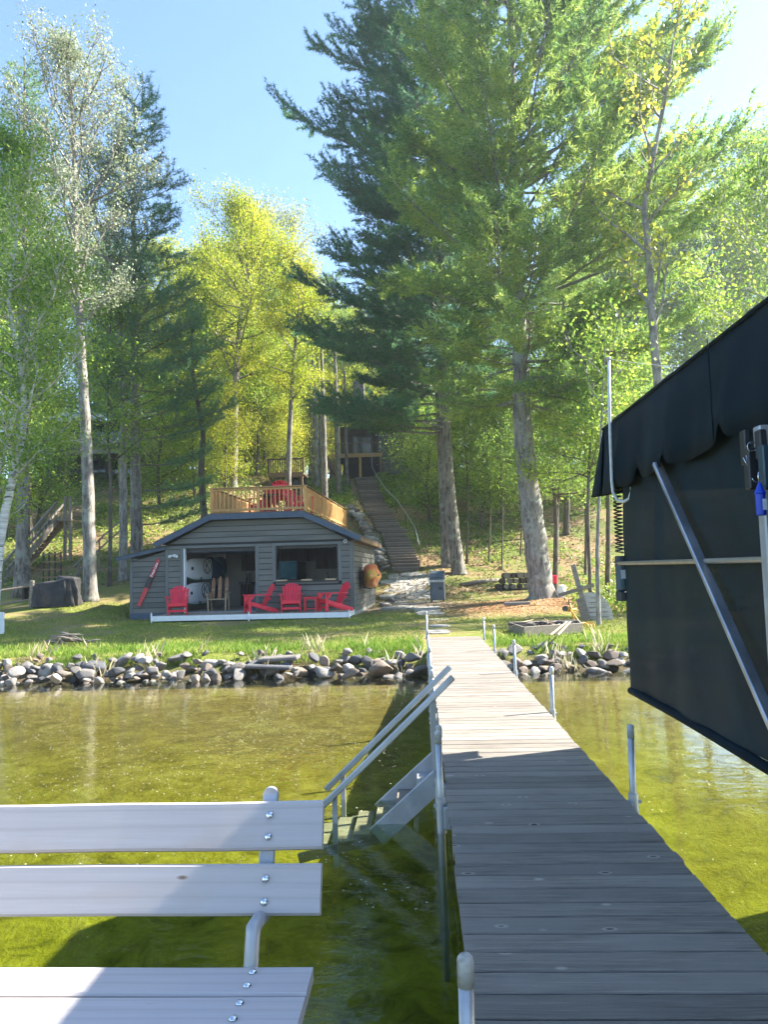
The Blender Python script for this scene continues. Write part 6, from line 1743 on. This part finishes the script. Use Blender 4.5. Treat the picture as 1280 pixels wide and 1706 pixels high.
# off-frame trees on the right whose shade falls on the lawn and shore
# ------------------------------------------------------------------ ground cover
def scatter(name, label, n, xr, yr, fn, mat, dens=None, seed=1):
    rg = np.random.default_rng(seed)
    x = rg.uniform(*xr, n); y = rg.uniform(*yr, n)
    if dens is not None:
        k = rg.random(n) < dens(x, y); x, y = x[k], y[k]
    V, Q, T = fn(x, y, height(x, y), rg)
    o = link(name, npmesh(name, V, Q, T, mat)); tag(o, kind='stuff'); o['label'] = label
    return o
def blades(hlo, hhi, w_, bend=.4):
    def f(x, y, z, rg):
        n = len(x); h = rg.uniform(hlo, hhi, n); a = rg.uniform(0, 2 * PI, n); b = rg.uniform(0, 2 * PI, n)
        B_ = np.stack([x, y, z - .01], 1); s = np.stack([np.cos(a), np.sin(a), 0 * a], 1) * (w_ / 2)
        l = np.stack([np.cos(b) * h * bend, np.sin(b) * h * bend, h], 1)
        V = np.stack([B_ - s, B_ + s, B_ + l * np.array([.35, .35, .6]) + s * .7, B_ + l], 1).reshape(-1, 3)
        i = np.arange(n)[:, None] * 4
        return V, None, np.concatenate([i + [0, 1, 2], i + [0, 2, 3]])
    return f
def litter(s, zoff=.02, tilt=.5):
    def f(x, y, z, rg):
        n = len(x); C = np.stack([x, y, z + rg.uniform(.0, zoff, n)], 1)
        return leaf_quads(C, s, rg, up=2.0), quads(n), None
    return f
GR1 = leafmat('lush_shore_grass', [(.09, .19, .02), (.15, .27, .03), (.24, .34, .05), (.36, .40, .10)], .4, .8)
GR2 = leafmat('short_lawn_grass', [(.15, .20, .03), (.25, .30, .045), (.38, .37, .09)], .35, .6)
DRY = leafmat('dry_pale_stalks', [(.40, .33, .17), (.55, .48, .30), (.62, .56, .40)], .3)
LIT = leafmat('brown_leaf_litter', [(.12, .065, .03), (.26, .16, .08), (.40, .29, .16), (.52, .42, .26)], .15, .7)
UND = leafmat('low_green_undergrowth', [(.09, .17, .025), (.17, .27, .035), (.28, .38, .05), (.40, .42, .07)], .4, .4)
nodeck = lambda x, y: ((x < -9.0) | (x > -1.9) | (y < 24.2)) & ((x < -.02) | (x > 1.4) | (y > 22))
clump = lambda x, y: .5 + .5 * np.sin(x * 2.3 + np.sin(y * 3)) * np.sin(y * 4.1 + x)
scatter('shore_grass', 'long green grass behind the shore rocks', 60000, (-11, 6), (14.95, 17.6), blades(.05, .17, .009), GR1, lambda x, y: nodeck(x, y) * np.exp(-np.maximum(0, y - 15.6) / 1.1) * (.12 + .88 * (clump(x, y) > .35)) * ((x < .05) | (x > 1.4)), 3)
scatter('lawn_grass', 'short patchy lawn grass', 90000, (-14, 8), (16, 30), blades(.03, .09, .014, .7), GR2, lambda x, y: nodeck(x, y) * (.25 + .75 * (np.sin(x * .9 + 1) * np.sin(y * .8 + x * .3) > -.25)) * (1 - .85 * (np.hypot(x - 3.6, y - 26.5) < 3.8)) * (1 - .8 * (np.hypot(x + .9, y - 29.5) < 3)), 4)
scatter('dry_grass', 'tufts of dry pale grass stalks among the shore rocks', 1800, (-9, 5), (14.4, 15.7), blades(.12, .42, .006, .4), DRY, lambda x, y: ((x < 0) | (x > 1.5)) * (clump(x * 1.7, y * .6 + 2) > .72), 5)
scatter('leaf_litter', 'brown fallen leaves covering the slope', 70000, (-32, 32), (33, 64), litter(.13, .06), LIT, lambda x, y: ((x < -9) | (x > -2.2) | (y > 38)) * (.35 + .65 * (np.sin(x * .45 + 2) * np.sin(y * .35 + 1) > -.45)), 6)
scatter('pine_litter', 'orange brown needles and leaves under the pines', 16000, (-2, 8), (22.5, 33), litter(.06, .02), LIT, lambda x, y: np.exp(-(np.hypot(x - 3.4, y - 27) / 3.2) ** 2) + .25, 7)
def tufty(s, hh):
    def f(x, y, z, rg):
        C = np.stack([x, y, z + rg.uniform(.02, hh, len(x)) * (.4 + .6 * np.abs(np.sin(x * 1.7) * np.sin(y * 1.3)))], 1)
        return leaf_quads(C, s, rg, up=.6), quads(len(x)), None
    return f
scatter('undergrowth', 'low green leafy plants on the slope', 95000, (-32, 30), (33, 66), tufty(.15, .55), UND, lambda x, y: ((x < -9) | (x > -1.5) | (y > 38)) * (np.sin(x * .37 + .5) * np.sin(y * .31) + .35 * np.sin(x * 1.3 + y) > np.where((x > -3) & (y < 52), .12, -.25)) * (np.abs(x - np.interp(y, [40, 46, 52, 60], [-.7, -2.1, -3.3, -4.5])) > 1.0), 8)
scatter('hilltop_plants', 'sunny green plants along the top of the slope', 30000, (-14, 2), (52, 62), tufty(.16, .45), UND, lambda x, y: (np.abs(x - np.interp(y, [40, 46, 52, 60], [-.7, -2.1, -3.3, -4.5])) > 1.1) * 1.0, 9)
scatter('brush', 'tangle of leafy brush behind the scrap wood at the right', 5200, (5.0, 10), (23.5, 28), tufty(.12, .9), UND, lambda x, y: clump(x, y) > .35, 10)
def flecks(x, y, z, rg):  # pale flecks for pollen, doubling as painted sparkle on the ripples
    C = np.stack([x, y, 0 * x + .0035], 1); n = len(x)
    a = rg.uniform(0, PI, n); s = rg.uniform(.003, .010, n)[:, None]
    u = np.stack([np.cos(a), np.sin(a), 0 * a], 1) * s; v = np.stack([-np.sin(a), np.cos(a), 0 * a], 1) * s * .6
    return np.stack([C - u, C - v, C + u, C + v], 1).reshape(-1, 3), quads(n), None
scatter('pollen_and_glint_flecks', 'pale petals and pollen on the lake, with painted ripple glints', 9000, (-8, 6), (4.5, 14), flecks, M('pale_petal_and_glint', (.75, .73, .62), None, 5, .7, 0), lambda x, y: ((x < 0) | (x > 1.4)) * (.1 + .9 * (clump(x * .7, y * .5) > .4)) * np.where(x < 0, 1, .4), 12)
# ------------------------------------------------------------------ thin haze volume, added to stand in for veiling glare
hz = MB().box((0, 64, 22), (260, 340, 76)).build('haze', None or M('air', (1, 1, 1)))
hm = bpy.data.materials['air']; hm.node_tree.nodes.clear()
pv = hm.node_tree.nodes.new('ShaderNodeVolumePrincipled'); ho = hm.node_tree.nodes.new('ShaderNodeOutputMaterial')
pv.inputs['Color'].default_value = (.80, .92, 1.0, 1); pv.inputs['Density'].default_value = .0007; pv.inputs['Anisotropy'].default_value = .5
hm.node_tree.links.new(pv.outputs[0], ho.inputs['Volume'])
tag(hz, 'thin pale haze added for veiling glare', kind='stuff')
print('OBJS', len(bpy.data.objects), 'tris', sum(len(m.polygons) for m in bpy.data.meshes))
